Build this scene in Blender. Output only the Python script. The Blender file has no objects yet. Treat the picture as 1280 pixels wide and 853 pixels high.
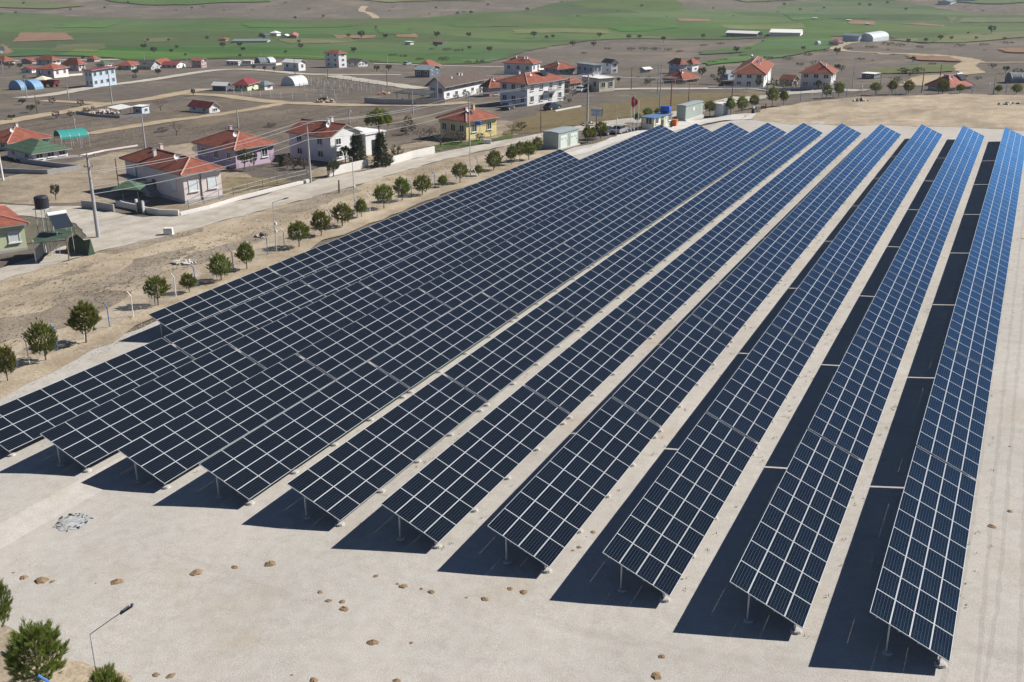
import bpy, bmesh, math, random
import numpy as np
from mathutils import Vector, Matrix, noise
from mathutils.geometry import tessellate_polygon

# ------------------------------------------------------------------ camera, sky, sun, exposure
SC = bpy.context.scene
COL = SC.collection
R = math.radians
CAM = np.array([64.570, 0.0, 29.867]); YAW, PITCH, ROLL, FPX = -0.44585, 0.35131, 0.003, 1337.13
HAZE = 0.00010
SLOPE = 0.027319
Fv = np.array([math.cos(PITCH)*math.sin(YAW), math.cos(PITCH)*math.cos(YAW), -math.sin(PITCH)])
_r = np.array([math.cos(YAW), -math.sin(YAW), 0.0]); _d = np.cross(Fv, _r)
Rv = math.cos(ROLL)*_r + math.sin(ROLL)*_d
Dv = -math.sin(ROLL)*_r + math.cos(ROLL)*_d
cam = bpy.data.objects.new('camera', bpy.data.cameras.new('camera'))
COL.objects.link(cam)
cam.matrix_world = Matrix(((Rv[0], -Dv[0], -Fv[0], CAM[0]), (Rv[1], -Dv[1], -Fv[1], CAM[1]), (Rv[2], -Dv[2], -Fv[2], CAM[2]), (0, 0, 0, 1)))
cam.data.sensor_width = 36.0; cam.data.lens = FPX/1280*36.0
cam.data.clip_start = 0.5; cam.data.clip_end = 20000
SC.camera = cam

SUN = Vector((0.9459, 0.8568, 1.0258)).normalized()
EL = math.asin(SUN.z); AZ = math.atan2(SUN.x, SUN.y)
world = bpy.data.worlds.new('World'); SC.world = world; world.use_nodes = True
wt = world.node_tree; bg = wt.nodes['Background']
sky = wt.nodes.new('ShaderNodeTexSky'); sky.sky_type = 'NISHITA'; sky.sun_disc = False
sky.sun_elevation = EL; sky.sun_rotation = AZ; sky.altitude = 900; sky.air_density = 0.6; sky.dust_density = 0.0; sky.ozone_density = 4.5
wt.links.new(sky.outputs[0], bg.inputs[0]); bg.inputs[1].default_value = 0.05
sl = bpy.data.lights.new('sun', 'SUN'); sl.energy = 5.0; sl.angle = R(0.53); sl.color = (1.0, 0.955, 0.88)
so = bpy.data.objects.new('sun', sl); COL.objects.link(so)
so.rotation_euler = SUN.to_track_quat('Z', 'Y').to_euler(); so.location = (0, 0, 200)
SC.view_settings.view_transform = 'Standard'; SC.view_settings.look = 'None'
SC.view_settings.exposure = 0.58; SC.view_settings.gamma = 1.0; SC.view_settings.use_curve_mapping = False
SC.render.engine = 'CYCLES'
try:
    SC.cycles.max_bounces = 6; SC.cycles.diffuse_bounces = 1; SC.cycles.glossy_bounces = 3; SC.cycles.volume_bounces = 1
    SC.cycles.transparent_max_bounces = 12; SC.cycles.volume_step_rate = 4
except Exception: pass

# ------------------------------------------------------------------ terrain and pixel -> place
def sp(x, w):
    x = np.asarray(x, float)/w
    return w*np.where(x > 30, x, np.log1p(np.exp(np.minimum(x, 30))))
HX, HY = math.sin(YAW), math.cos(YAW)
VK = [0.176, 3.624, 6.080, 9.529, 12.633, 16.082, 18.201, 21.650, 24.291, 27.740, 30.440, 33.888, 36.603, 40.051, 42.854, 46.302, 49.107, 52.556, 55.350, 58.799, 61.509, 64.957]
DZF, DZB, DZM = [0.002, 0.002, 0.310, 0.310, 0.365, 0.365, -0.047, -0.047, 0.040, 0.040, -0.068, -0.068, -0.015, -0.015, -0.114, -0.114, -0.158, -0.158, -0.158, -0.158, -0.111, -0.111], [-0.304, -0.304, -0.780, -0.780, -0.269, -0.269, -0.145, -0.145, -0.164, -0.164, 0.089, 0.089, 0.150, 0.150, 0.244, 0.244, 0.387, 0.387, 0.348, 0.348, 0.400, 0.400], [-0.187, -0.187, -0.156, -0.156, 0.226, 0.226, 0.203, 0.203, 0.237, 0.237, 0.207, 0.207, 0.219, 0.219, 0.416, 0.416, 0.294, 0.294, 0.209, 0.209, 0.176, 0.176]        # gentle unevenness of the yard
def g(x, y):
    x = np.asarray(x, float); y = np.asarray(y, float)
    s = (x-CAM[0])*HX + y*HY
    xx = x-35.0
    xc = -150 + sp(xx+150, 20) - sp(xx-110, 20)
    z = SLOPE*xc
    t = np.clip((y-35)/145, 0, 1); e = np.clip((x+25)/25, 0, 1)*np.clip((y-2)/36, 0, 1)**2*(3-2*np.clip((y-2)/36, 0, 1))
    z = z + e*(np.interp(x, VK, DZF)*(1-t) + np.interp(x, VK, DZB)*t + np.interp(x, VK, DZM)*4*t*(1-t))
    z = z - 0.050*(sp(s-248, 16) - sp(s-640, 40))
    z = z + 0.044*(sp(s-880, 70) - sp(s-2100, 150)) + 0.012*(sp(s-2100, 150) - sp(s-4200, 300))
    a = np.clip((s-270)/250, 0, 1); a = a*a*(3-2*a)
    z = z + a*(0.9*np.sin(x/47+1)*np.cos(y/61) + 0.5*np.sin((x+y)/23.0))
    b = np.clip((s-900)/500, 0, 1)
    z = z + b*(9*np.sin(x/150+.6)*np.cos(y/190+.4) + 5*np.sin(x/61+y/83))
    return z
def G(x, y): return float(g(x, y))
_T = np.concatenate([np.geomspace(15, 9000, 1500)])
def at(px, py):
    v = Fv + Rv*(px-640)/FPX + Dv*(py-426.5)/FPX
    v = v/np.linalg.norm(v)
    P = CAM[None, :] + _T[:, None]*v[None, :]
    below = P[:, 2] < g(P[:, 0], P[:, 1])
    i = int(np.argmax(below)) if below.any() else len(_T)-1
    a, b = _T[max(i-1, 0)], _T[i]
    for _ in range(22):
        m = .5*(a+b); p = CAM+m*v
        if p[2] < G(p[0], p[1]): b = m
        else: a = m
    p = CAM+b*v
    return Vector((p[0], p[1], G(p[0], p[1])))
def proj(P):
    V = np.array(P)-CAM; z = V@Fv
    return 640+FPX*(V@Rv)/z, 426.5+FPX*(V@Dv)/z, z
def hgt(P, ytop):                       # height above P that shows at picture row ytop
    a, b = 0.0, 60.0
    for _ in range(30):
        m = .5*(a+b)
        if proj((P[0], P[1], P[2]+m))[1] > ytop: a = m
        else: b = m
    return a
def dist(P): return float(np.linalg.norm(np.array(P)-CAM))
def ppm(P): return FPX/proj(P)[2]       # photo pixels per metre there

# ------------------------------------------------------------------ materials
MATS = {}
def srgb(r, gg, b):
    f = lambda c: (c/12.92 if c <= .04045 else ((c+.055)/1.055)**2.4)
    return (f(r/255), f(gg/255), f(b/255))
def mat(name, cols, scale=1.0, detail=6, rough=.9, spec=.25, bump=0.0, bscale=8.0, lo=.3, hi=.7, speck=0.0, sscale=12.0, metal=0.0, big=0.0, bigscale=.05, dist_=0.0, stretch=None):
    if name in MATS: return MATS[name]
    m = bpy.data.materials.new(name); m.use_nodes = True; MATS[name] = m
    nt = m.node_tree; N = nt.nodes; L = nt.links; P = N['Principled BSDF']
    P.inputs['Roughness'].default_value = rough; P.inputs['Specular IOR Level'].default_value = spec; P.inputs['Metallic'].default_value = metal
    tc = N.new('ShaderNodeTexCoord'); src = tc.outputs['Object']
    if stretch:
        mp = N.new('ShaderNodeMapping'); mp.inputs['Scale'].default_value = stretch[:3]
        if len(stretch) > 3: mp.inputs['Rotation'].default_value = (0, 0, stretch[3])
        L.new(src, mp.inputs[0]); src = mp.outputs[0]
    n = N.new('ShaderNodeTexNoise'); n.inputs['Scale'].default_value = scale; n.inputs['Detail'].default_value = detail; n.inputs['Roughness'].default_value = .62; n.inputs['Distortion'].default_value = dist_
    L.new(src, n.inputs['Vector'])
    cr = N.new('ShaderNodeValToRGB'); L.new(n.outputs['Fac'], cr.inputs[0])
    e = cr.color_ramp.elements
    k = len(cols)
    e[0].position = lo; e[0].color = (*cols[0], 1); e[1].position = hi; e[1].color = (*cols[-1], 1)
    for i in range(1, k-1):
        q = e.new(lo+(hi-lo)*i/(k-1)); q.color = (*cols[i], 1)
    out = cr.outputs[0]
    def mul(out, sc, amt, det=2):
        n2 = N.new('ShaderNodeTexNoise'); n2.inputs['Scale'].default_value = sc; n2.inputs['Detail'].default_value = det
        L.new(tc.outputs['Object'], n2.inputs['Vector'])
        mr = N.new('ShaderNodeMapRange'); mr.inputs[1].default_value = .25; mr.inputs[2].default_value = .75; mr.inputs[3].default_value = 1-amt; mr.inputs[4].default_value = 1+amt
        L.new(n2.outputs['Fac'], mr.inputs[0])
        mx = N.new('ShaderNodeVectorMath'); mx.operation = 'SCALE'
        L.new(out, mx.inputs[0]); L.new(mr.outputs[0], mx.inputs['Scale']); return mx.outputs[0]
    if speck: out = mul(out, sscale, speck, 3)
    if big: out = mul(out, bigscale, big, 4)
    L.new(out, P.inputs['Base Color'])
    if bump:
        nb = N.new('ShaderNodeTexNoise'); nb.inputs['Scale'].default_value = bscale; nb.inputs['Detail'].default_value = 4
        L.new(tc.outputs['Object'], nb.inputs['Vector'])
        bp = N.new('ShaderNodeBump'); bp.inputs['Strength'].default_value = min(1, bump); bp.inputs['Distance'].default_value = .12
        L.new(nb.outputs['Fac'], bp.inputs['Height']); L.new(bp.outputs[0], P.inputs['Normal'])
    return m
def plain(name, c, rough=.7, metal=0.0, spec=.4, var=.07, sc=2.5):
    return mat(name, [tuple(v*(1-var) for v in c), tuple(min(1, v*(1+var)) for v in c)], scale=sc, rough=rough, metal=metal, spec=spec, lo=.35, hi=.65, speck=var*.6, sscale=sc*6)
def mixin(m, fac_node_builder, col):
    """blend a second colour into a material's base colour by a factor built from its own nodes"""
    nt = m.node_tree; N = nt.nodes; L = nt.links; P = N['Principled BSDF']
    old = P.inputs['Base Color'].links[0].from_socket
    mx = N.new('ShaderNodeMix'); mx.data_type = 'RGBA'
    L.new(fac_node_builder(N, L), mx.inputs[0]); L.new(old, mx.inputs[6]); mx.inputs[7].default_value = (*col, 1)
    L.new(mx.outputs[2], P.inputs['Base Color'])
def noise_fac(scale, lo, hi, detail=5, stretch=None, amt=1.0, dist_=0.0):
    def f(N, L):
        tc = N.new('ShaderNodeTexCoord'); src = tc.outputs['Object']
        if stretch:
            mp = N.new('ShaderNodeMapping'); mp.inputs['Scale'].default_value = stretch[:3]; mp.inputs['Rotation'].default_value = (0, 0, stretch[3]); L.new(src, mp.inputs[0]); src = mp.outputs[0]
        n = N.new('ShaderNodeTexNoise'); n.inputs['Scale'].default_value = scale; n.inputs['Detail'].default_value = detail; n.inputs['Distortion'].default_value = dist_; L.new(src, n.inputs['Vector'])
        mr = N.new('ShaderNodeMapRange'); mr.inputs[1].default_value = lo; mr.inputs[2].default_value = hi; mr.inputs[4].default_value = amt; L.new(n.outputs['Fac'], mr.inputs[0])
        return mr.outputs[0]
    return f

# ------------------------------------------------------------------ object helpers
def link(name, me, parent=None, loc=None, rot=None):
    o = bpy.data.objects.new(name, me); COL.objects.link(o)
    if parent is not None: o.parent = parent
    if loc is not None: o.location = loc
    if rot is not None: o.rotation_euler = rot
    return o
def tag(o, label=None, cat=None, group=None, kind=None):
    if label: o['label'] = label
    if cat: o['category'] = cat
    if group: o['group'] = group
    if kind: o['kind'] = kind
    return o
def thing(name, label, cat, loc=(0, 0, 0), rz=0.0, group=None):
    return tag(link(name, None, None, loc, (0, 0, rz)), label, cat, group)
def dup(root, loc, rz=0.0, scale=None, label=None):
    r = root.copy(); COL.objects.link(r); r.location = loc; r.rotation_euler = (0, 0, rz)
    if scale is not None: r.scale = scale if hasattr(scale, '__len__') else (scale,)*3
    if label: r['label'] = label
    for ch in list(root.children):
        c = ch.copy(); COL.objects.link(c); c.parent = r
        for gc in ch.children:
            d = gc.copy(); COL.objects.link(d); d.parent = c
    return r
class MB:
    """collects faces with material slots"""
    def __init__(s): s.v = []; s.f = []; s.m = []; s.mats = []
    def slot(s, m):
        if m not in s.mats: s.mats.append(m)
        return s.mats.index(m)
    def face(s, pts, m):
        b = len(s.v); s.v += [tuple(p) for p in pts]; s.f.append(tuple(range(b, b+len(pts)))); s.m.append(s.slot(m))
    def mesh(s, vs, fs, m):
        b = len(s.v); k = s.slot(m); s.v += [tuple(p) for p in vs]
        for f in fs: s.f.append(tuple(b+i for i in f)); s.m.append(k)
    def box(s, c, d, m, rz=0.0, mtx=None):
        x, y, z = (q/2 for q in d)
        vs = [Vector((a*x, b*y, e*z)) for a in (-1, 1) for b in (-1, 1) for e in (-1, 1)]
        if mtx is not None: vs = [mtx @ v for v in vs]
        elif rz:
            M_ = Matrix.Rotation(rz, 3, 'Z'); vs = [M_ @ v for v in vs]
        c = Vector(c)
        s.mesh([v+c for v in vs], [(0, 1, 3, 2), (4, 6, 7, 5), (0, 4, 5, 1), (2, 3, 7, 6), (0, 2, 6, 4), (1, 5, 7, 3)], m)
    def tube(s, p1, p2, r1, r2, m, n=8, caps=True):
        p1 = Vector(p1); p2 = Vector(p2); d = (p2-p1)
        if d.length < 1e-6: return
        q = d.to_track_quat('Z', 'Y'); vs = []
        for p, r in ((p1, r1), (p2, r2)):
            for i in range(n):
                a = 2*math.pi*i/n; vs.append(p + q @ Vector((r*math.cos(a), r*math.sin(a), 0)))
        fs = [(i, (i+1) % n, n+(i+1) % n, n+i) for i in range(n)]
        if caps: fs += [tuple(range(n-1, -1, -1)), tuple(range(n, 2*n))]
        s.mesh(vs, fs, m)
    def path(s, pts, rs, m, n=8):
        """one continuous tube along points"""
        pts = [Vector(p) for p in pts]; vs = []; k = len(pts)
        if not hasattr(rs, '__len__'): rs = [rs]*k
        for i, p in enumerate(pts):
            d = (pts[min(i+1, k-1)]-pts[max(i-1, 0)])
            q = d.to_track_quat('Z', 'Y')
            for j in range(n):
                a = 2*math.pi*j/n; vs.append(p + q @ Vector((rs[i]*math.cos(a), rs[i]*math.sin(a), 0)))
        fs = []
        for i in range(k-1):
            for j in range(n): fs.append((i*n+j, i*n+(j+1) % n, (i+1)*n+(j+1) % n, (i+1)*n+j))
        fs += [tuple(range(n-1, -1, -1)), tuple(range((k-1)*n, k*n))]
        s.mesh(vs, fs, m)
    def data(s, name, smooth=False):
        me = bpy.data.meshes.new(name); me.from_pydata(s.v, [], s.f)
        for m in s.mats: me.materials.append(m)
        me.polygons.foreach_set('material_index', s.m)
        if smooth: me.polygons.foreach_set('use_smooth', [True]*len(s.f))
        me.update(); return me
    def build(s, name, parent=None, loc=None, rot=None, smooth=False):
        return link(name, s.data(name, smooth), parent, loc, rot)

# ------------------------------------------------------------------ ground sheets
def densify(pts, seg, jit, seed=0):
    out = []; n = len(pts)
    for i in range(n):
        a = Vector(pts[i][:2]); b = Vector(pts[(i+1) % n][:2]); k = max(1, int((b-a).length/seg))
        k = min(k, 60)
        for j in range(k):
            p = a.lerp(b, j/k)
            if jit:
                w = Vector((noise.noise((p.x/jit/6, p.y/jit/6, seed+.5)), noise.noise((p.x/jit/6, p.y/jit/6, seed+9.5))))
                w2 = Vector((noise.noise((p.x/jit, p.y/jit, seed+3.5)), noise.noise((p.x/jit, p.y/jit, seed+19.5))))
                p = p + w*jit*1.6 + w2*jit*.8
            out.append(p)
    return out
def sheet(name, wpts, m, off=.02, jit=0.0, seg=None, cell=None, label=None, kind='structure', cat=None, seed=0):
    xs = [p[0] for p in wpts]; ys = [p[1] for p in wpts]
    size = max(max(xs)-min(xs), max(ys)-min(ys))
    seg = seg or max(jit*.9, size/60)
    pts = densify(wpts, seg, jit, seed)
    tri = tessellate_polygon([[Vector((p.x, p.y, 0)) for p in pts]])
    bm = bmesh.new(); vs = [bm.verts.new((p.x, p.y, 0)) for p in pts]
    for t in tri:
        try: bm.faces.new([vs[i] for i in t])
        except ValueError: pass
    cell = cell or min(16.0, max(4.0, size/24))
    for ax in (0, 1):
        lo_, hi_ = (min(xs), max(xs)) if ax == 0 else (min(ys), max(ys))
        c = math.ceil(lo_/cell)*cell
        while c < hi_:
            co = Vector((c, 0, 0)) if ax == 0 else Vector((0, c, 0)); no = Vector((1, 0, 0)) if ax == 0 else Vector((0, 1, 0))
            bmesh.ops.bisect_plane(bm, geom=bm.verts[:]+bm.edges[:]+bm.faces[:], plane_co=co, plane_no=no)
            c += cell
    co = np.array([v.co[:2] for v in bm.verts]); z = g(co[:, 0], co[:, 1])
    dd = np.hypot(co[:, 0]-CAM[0], co[:, 1]-CAM[1])
    zz = z + off*(1+dd/260)
    for v, q in zip(bm.verts, zz): v.co.z = q
    bmesh.ops.recalc_face_normals(bm, faces=bm.faces[:])
    for f in bm.faces:
        if f.normal.z < 0: f.normal_flip()
    me = bpy.data.meshes.new(name); bm.to_mesh(me); bm.free(); me.materials.append(m)
    o = link(name, me); tag(o, label, cat, None, kind); return o
def pxs(pts): return [at(*p) for p in pts]
def ribbon(pts, w0, w1=None):
    """road outline from a centre line in pixels and widths in metres"""
    c = [at(*p).xy for p in pts]; w1 = w1 or w0; n = len(c); Lp, Rp = [], []
    # smooth the centre line
    fine = []
    for i in range(n-1):
        p0, p1, p2, p3 = c[max(i-1, 0)], c[i], c[i+1], c[min(i+2, n-1)]
        for j in range(6):
            t = j/6
            fine.append(.5*((2*p1)+(-p0+p2)*t+(2*p0-5*p1+4*p2-p3)*t*t+(-p0+3*p1-3*p2+p3)*t**3))
    fine.append(c[-1]); n = len(fine)
    for i, p in enumerate(fine):
        d = (fine[min(i+1, n-1)]-fine[max(i-1, 0)]).normalized(); nn = Vector((-d.y, d.x)); w = (w0+(w1-w0)*i/(n-1))/2
        Lp.append(p+nn*w); Rp.append(p-nn*w)
    return Lp+Rp[::-1]
# ------------------------------------------------------------------ ground materials
gravel = mat('pale_gravel', [(.38, .354, .322), (.42, .394, .36), (.452, .427, .395)], scale=1.4, detail=9, speck=.2, sscale=16, big=.07, bigscale=.07, bump=.25, bscale=22, rough=.95, spec=.1)
mixin(gravel, noise_fac(.16, .58, .74, 6, amt=.35), (.36, .27, .17))
mixin(gravel, noise_fac(.5, .60, .70, 6, stretch=(.12, 1.0, 1, .35), amt=.22), (.27, .245, .22))
roadm = mat('pale_dirt_road', [(.33, .295, .25), (.42, .385, .335), (.47, .44, .39)], scale=.5, detail=8, speck=.10, sscale=5, big=.10, bigscale=.12, bump=.3, bscale=6, rough=.95, spec=.1)
sand = mat('tan_soil', [(.27, .212, .148), (.365, .30, .22), (.43, .365, .28)], scale=.35, detail=9, speck=.18, sscale=4, big=.15, bigscale=.06, bump=.6, bscale=3, rough=.95, spec=.1)
mixin(sand, noise_fac(.13, .50, .62, 8, stretch=(1, .35, 1, -.25), amt=.55), (.20, .165, .125))
mixin(sand, noise_fac(.9, .62, .70, 5, amt=.5), (.46, .42, .36))
steppe = mat('grey_steppe', [(.092, .079, .069), (.125, .107, .093), (.16, .136, .115)], scale=.25, detail=10, speck=.22, sscale=2.2, big=.16, bigscale=.02, bump=.6, bscale=2, rough=.97, spec=.08)
mixin(steppe, noise_fac(.035, .52, .66, 8, amt=.5), (.235, .19, .14))
mixin(steppe, noise_fac(.028, .56, .66, 7, amt=.35), (.10, .115, .055))
mixin(steppe, noise_fac(.5, .5, .68, 7, stretch=(1, .12, 1, .5), amt=.4), (.085, .074, .064))
mixin(steppe, noise_fac(.12, .6, .68, 7, amt=.45), (.22, .185, .14))
verge = mat('dry_verge', [(.185, .155, .122), (.245, .205, .16), (.29, .245, .19)], scale=.5, detail=9, speck=.25, sscale=3, big=.2, bigscale=.1, bump=.8, bscale=4, rough=.97, spec=.08)
dryfield = mat('olive_dry_field', [(.115, .093, .048), (.15, .12, .066), (.185, .15, .09)], scale=.6, detail=8, speck=.14, sscale=3, big=.10, bigscale=.05, rough=.97, spec=.08, bump=.5, bscale=3)
yardm = mat('village_yard', [(.20, .16, .115), (.27, .222, .165), (.33, .28, .215)], scale=.4, detail=9, speck=.2, sscale=3, big=.2, bigscale=.08, rough=.97, spec=.08, bump=.6, bscale=3)
vine = mat('vineyard_soil', [(.10, .082, .067), (.138, .114, .094), (.175, .145, .118)], scale=.5, detail=8, speck=.2, sscale=2.0, big=.14, bigscale=.04, rough=.97, spec=.08, bump=.6, bscale=2)
mixin(vine, noise_fac(.6, .48, .62, 6, stretch=(1, .06, 1, .15), amt=.55), (.085, .07, .058))
mixin(vine, noise_fac(.06, .55, .64, 7, amt=.5), (.21, .175, .125))
mixin(roadm, noise_fac(.55, .5, .66, 6, stretch=(1, .05, 1, .16), amt=.5), (.31, .27, .22))
tanroad = mat('tan_track', [(.28, .215, .14), (.35, .28, .195), (.40, .33, .24)], scale=.4, detail=7, speck=.12, sscale=3, big=.12, bigscale=.07, rough=.97, spec=.08)
plough = mat('ploughed_earth', [(.17, .105, .07), (.215, .135, .092), (.25, .165, .115)], scale=.08, detail=8, speck=.12, sscale=.4, rough=.97, spec=.08)
concrete = plain('pale_concrete', (.50, .48, .45), rough=.85, var=.08, sc=.8)
def greens(name, a, b, c):
    m = mat(name, [a, b, c], scale=.02, detail=7, speck=.10, sscale=.12, big=.12, bigscale=.006, rough=.95, spec=.1)
    nt = m.node_tree; N = nt.nodes; L = nt.links; P = N['Principled BSDF']
    old = P.inputs['Base Color'].links[0].from_socket
    tc = N.new('ShaderNodeTexCoord'); mp = N.new('ShaderNodeMapping'); mp.inputs['Rotation'].default_value = (0, 0, .5); mp.inputs['Scale'].default_value = (.006, .016, 1)
    L.new(tc.outputs['Object'], mp.inputs[0])
    vo = N.new('ShaderNodeTexVoronoi'); vo.inputs['Scale'].default_value = 1.0; vo.distance = 'CHEBYCHEV'; vo.voronoi_dimensions = '2D'
    L.new(mp.outputs[0], vo.inputs['Vector'])
    sep = N.new('ShaderNodeSeparateColor'); L.new(vo.outputs['Color'], sep.inputs[0])
    hs = N.new('ShaderNodeHueSaturation')
    for ch, sock, lo_, hi_ in ((0, 'Hue', .478, .512), (1, 'Saturation', .72, 1.08), (2, 'Value', .78, 1.16)):
        mr = N.new('ShaderNodeMapRange'); mr.inputs[3].default_value = lo_; mr.inputs[4].default_value = hi_
        L.new(sep.outputs[ch], mr.inputs[0]); L.new(mr.outputs[0], hs.inputs[sock])
    L.new(old, hs.inputs['Color']); L.new(hs.outputs[0], P.inputs['Base Color'])
    return m
green = greens('green_wheat', (.052, .095, .026), (.064, .112, .031), (.08, .125, .04))
bright = greens('bright_wheat', (.045, .115, .022), (.055, .13, .026), (.068, .14, .035))
for m_ in (green, bright): mixin(m_, noise_fac(.012, .52, .66, 8, stretch=(1, .4, 1, .5), amt=.38), (.10, .105, .055))
paleg = greens('pale_pasture', (.10, .12, .045), (.12, .14, .055), (.15, .155, .075))

# the one big ground sheet, to the horizon
rs = np.concatenate([[0.0], np.geomspace(10, 1500, 230), np.geomspace(1530, 9000, 45)])
az = np.concatenate([np.arange(YAW-R(50), YAW+R(50), R(.55)), np.arange(YAW+R(50), YAW+R(310), R(4))])
vs = [(CAM[0], CAM[1])]; fs = []
na = len(az)
for r_ in rs[1:]:
    for a in az: vs.append((CAM[0]+r_*math.sin(a), CAM[1]+r_*math.cos(a)))
xy = np.array(vs); zz = g(xy[:, 0], xy[:, 1])
for j in range(na): fs.append((0, 1+(j+1) % na, 1+j))
for i in range(len(rs)-2):
    b0 = 1+i*na; b1 = b0+na
    for j in range(na): k = (j+1) % na; fs.append((b0+j, b0+k, b1+k, b1+j))
me = bpy.data.meshes.new('ground'); me.from_pydata([(a[0], a[1], z) for a, z in zip(xy, zz)], [], fs); me.materials.append(steppe)
me.polygons.foreach_set('use_smooth', [True]*len(fs))
tag(link('ground', me), kind='structure')

# the solar yard
_l0, _l1 = at(0, 482), at(690, 192); _ld = (_l1-_l0).xy.normalized()
YL = [_l0.xy-_ld*60, _l0.xy, _l0.xy.lerp(_l1.xy, .5), _l1.xy, at(760, 176).xy, at(850, 163).xy, at(930, 150).xy]+[at(x, y).xy for x, y in ((1010, 153), (1100, 157), (1200, 160), (1330, 163))]+[Vector((110, 190)), Vector((110, -25)), Vector((-40, -25))]
sheet('gravel_yard', YL, gravel, .07, .7, seg=2, cell=1.8)
sheet('dirt_apron', pxs([(925, 150), (960, 136), (1010, 128), (1080, 122), (1180, 119), (1300, 119), (1340, 128), (1340, 163), (1280, 163), (1180, 160), (1080, 158), (985, 156)]), sand, .09, 1.2)
sheet('soil_strip', pxs([(-60, 475), (0, 448), (60, 424), (130, 390), (200, 354), (300, 314), (420, 264), (540, 220), (640, 188), (700, 178), (708, 194), (645, 214), (545, 248), (425, 296), (315, 346), (215, 390), (140, 428), (70, 466), (0, 500), (-60, 530)]), sand, .09, .6)
sheet('soil_strip', pxs([(-60, 760), (0, 782), (40, 800), (100, 825), (165, 850), (220, 900), (-60, 900)]), sand, .09, .5)
# verge between the road and the fence
sheet('verge', pxs([(-40, 362), (60, 333), (130, 314), (260, 281), (400, 246), (545, 203), (640, 181), (690, 168), (700, 178), (640, 192), (540, 224), (420, 268), (300, 318), (200, 358), (130, 394), (60, 428), (0, 452), (-40, 470)]), sand, .012, .5)
for i, (pp, m_) in enumerate([([(-20, 400), (60, 388), (150, 362), (175, 366), (150, 392), (90, 410), (-20, 436)], verge), ([(60, 372), (180, 322), (240, 305), (235, 320), (170, 345), (80, 380)], verge), ([(-20, 372), (60, 350), (120, 330), (110, 340), (40, 362), (-20, 382)], verge), ([(128, 315), (200, 298), (258, 283), (262, 288), (205, 305), (150, 318)], verge), ([(240, 320), (330, 288), (345, 292), (300, 310), (250, 330)], verge), ([(345, 262), (440, 232), (450, 238), (370, 266)], verge)]):
    sheet('dry_grass_patch', pxs(pp), m_, .022, 1.1, seed=i*7)
sheet('dirt_road', pxs([(-60, 368), (0, 351), (63, 333), (125, 314.5), (200, 297), (260, 281.6), (313, 267.6), (395, 245.6), (470, 225), (545, 202.5), (640, 181), (700, 167), (760, 160), (800, 154), (850, 147), (930, 128), (990, 118), (985, 113.5), (920, 121), (850, 138), (800, 146.5), (760, 151.5), (720, 158), (681, 166.2), (640, 174), (595, 182.5), (542, 192.5), (470, 211), (390, 227.5), (320, 247), (230, 269.5), (180, 272), (140, 266), (100, 258), (40, 258), (-40, 255), (-40, 268), (30, 270), (90, 278), (112, 296), (53, 319), (0, 336), (-60, 352)]), roadm, .035, .35, seg=1.2)
sheet('concrete_apron', pxs([(688, 197), (736, 186), (772, 170), (800, 164), (836, 161), (850, 152), (905, 146), (945, 143), (940, 150), (880, 156), (840, 166), (790, 172), (735, 192), (700, 200)]), concrete, .10, .25)
# village ground
sheet('yard_soil', pxs([(-60, 232), (60, 212), (150, 190), (240, 180), (250, 212), (300, 215), (350, 232), (230, 266), (180, 268), (100, 255), (40, 256), (-60, 252)]), yardm, .02, .8)
sheet('yard_soil', pxs([(380, 214), (455, 195), (540, 172), (600, 150), (650, 152), (650, 168), (540, 190), (470, 209), (392, 226)]), yardm, .02, .6, seed=5)
sheet('vineyard_ground', pxs([(-60, 190), (20, 155), (110, 145), (190, 130), (300, 122), (440, 136), (560, 140), (545, 165), (400, 180), (240, 178), (150, 188), (60, 200), (-60, 225)]), vine, .016, 1)
sheet('dry_field', pxs([(628, 170), (650, 150), (690, 138), (760, 130), (800, 123), (870, 116.5), (985, 115.5), (920, 120), (850, 137), (800, 145.5), (740, 154), (680, 165)]), dryfield, .03, .9)
sheet('grass_strip', pxs([(530, 186), (560, 178), (600, 176), (640, 168), (642, 172), (596, 180), (545, 189)]), mat('rough_grass', [(.16, .13, .09), (.055, .09, .025), (.075, .115, .035)], scale=.7, detail=8, speck=.25, sscale=4, rough=.97, spec=.08, lo=.38, hi=.55), .04, .7)
sheet('grass_strip', pxs([(300, 240), (260, 246), (285, 222), (360, 224), (372, 228)]), mat('thin_garden_grass', [(.10, .10, .045), (.19, .155, .095), (.25, .20, .14)], scale=.5, detail=8, speck=.2, sscale=3, rough=.97, spec=.08), .04, .5, seed=3)
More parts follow.
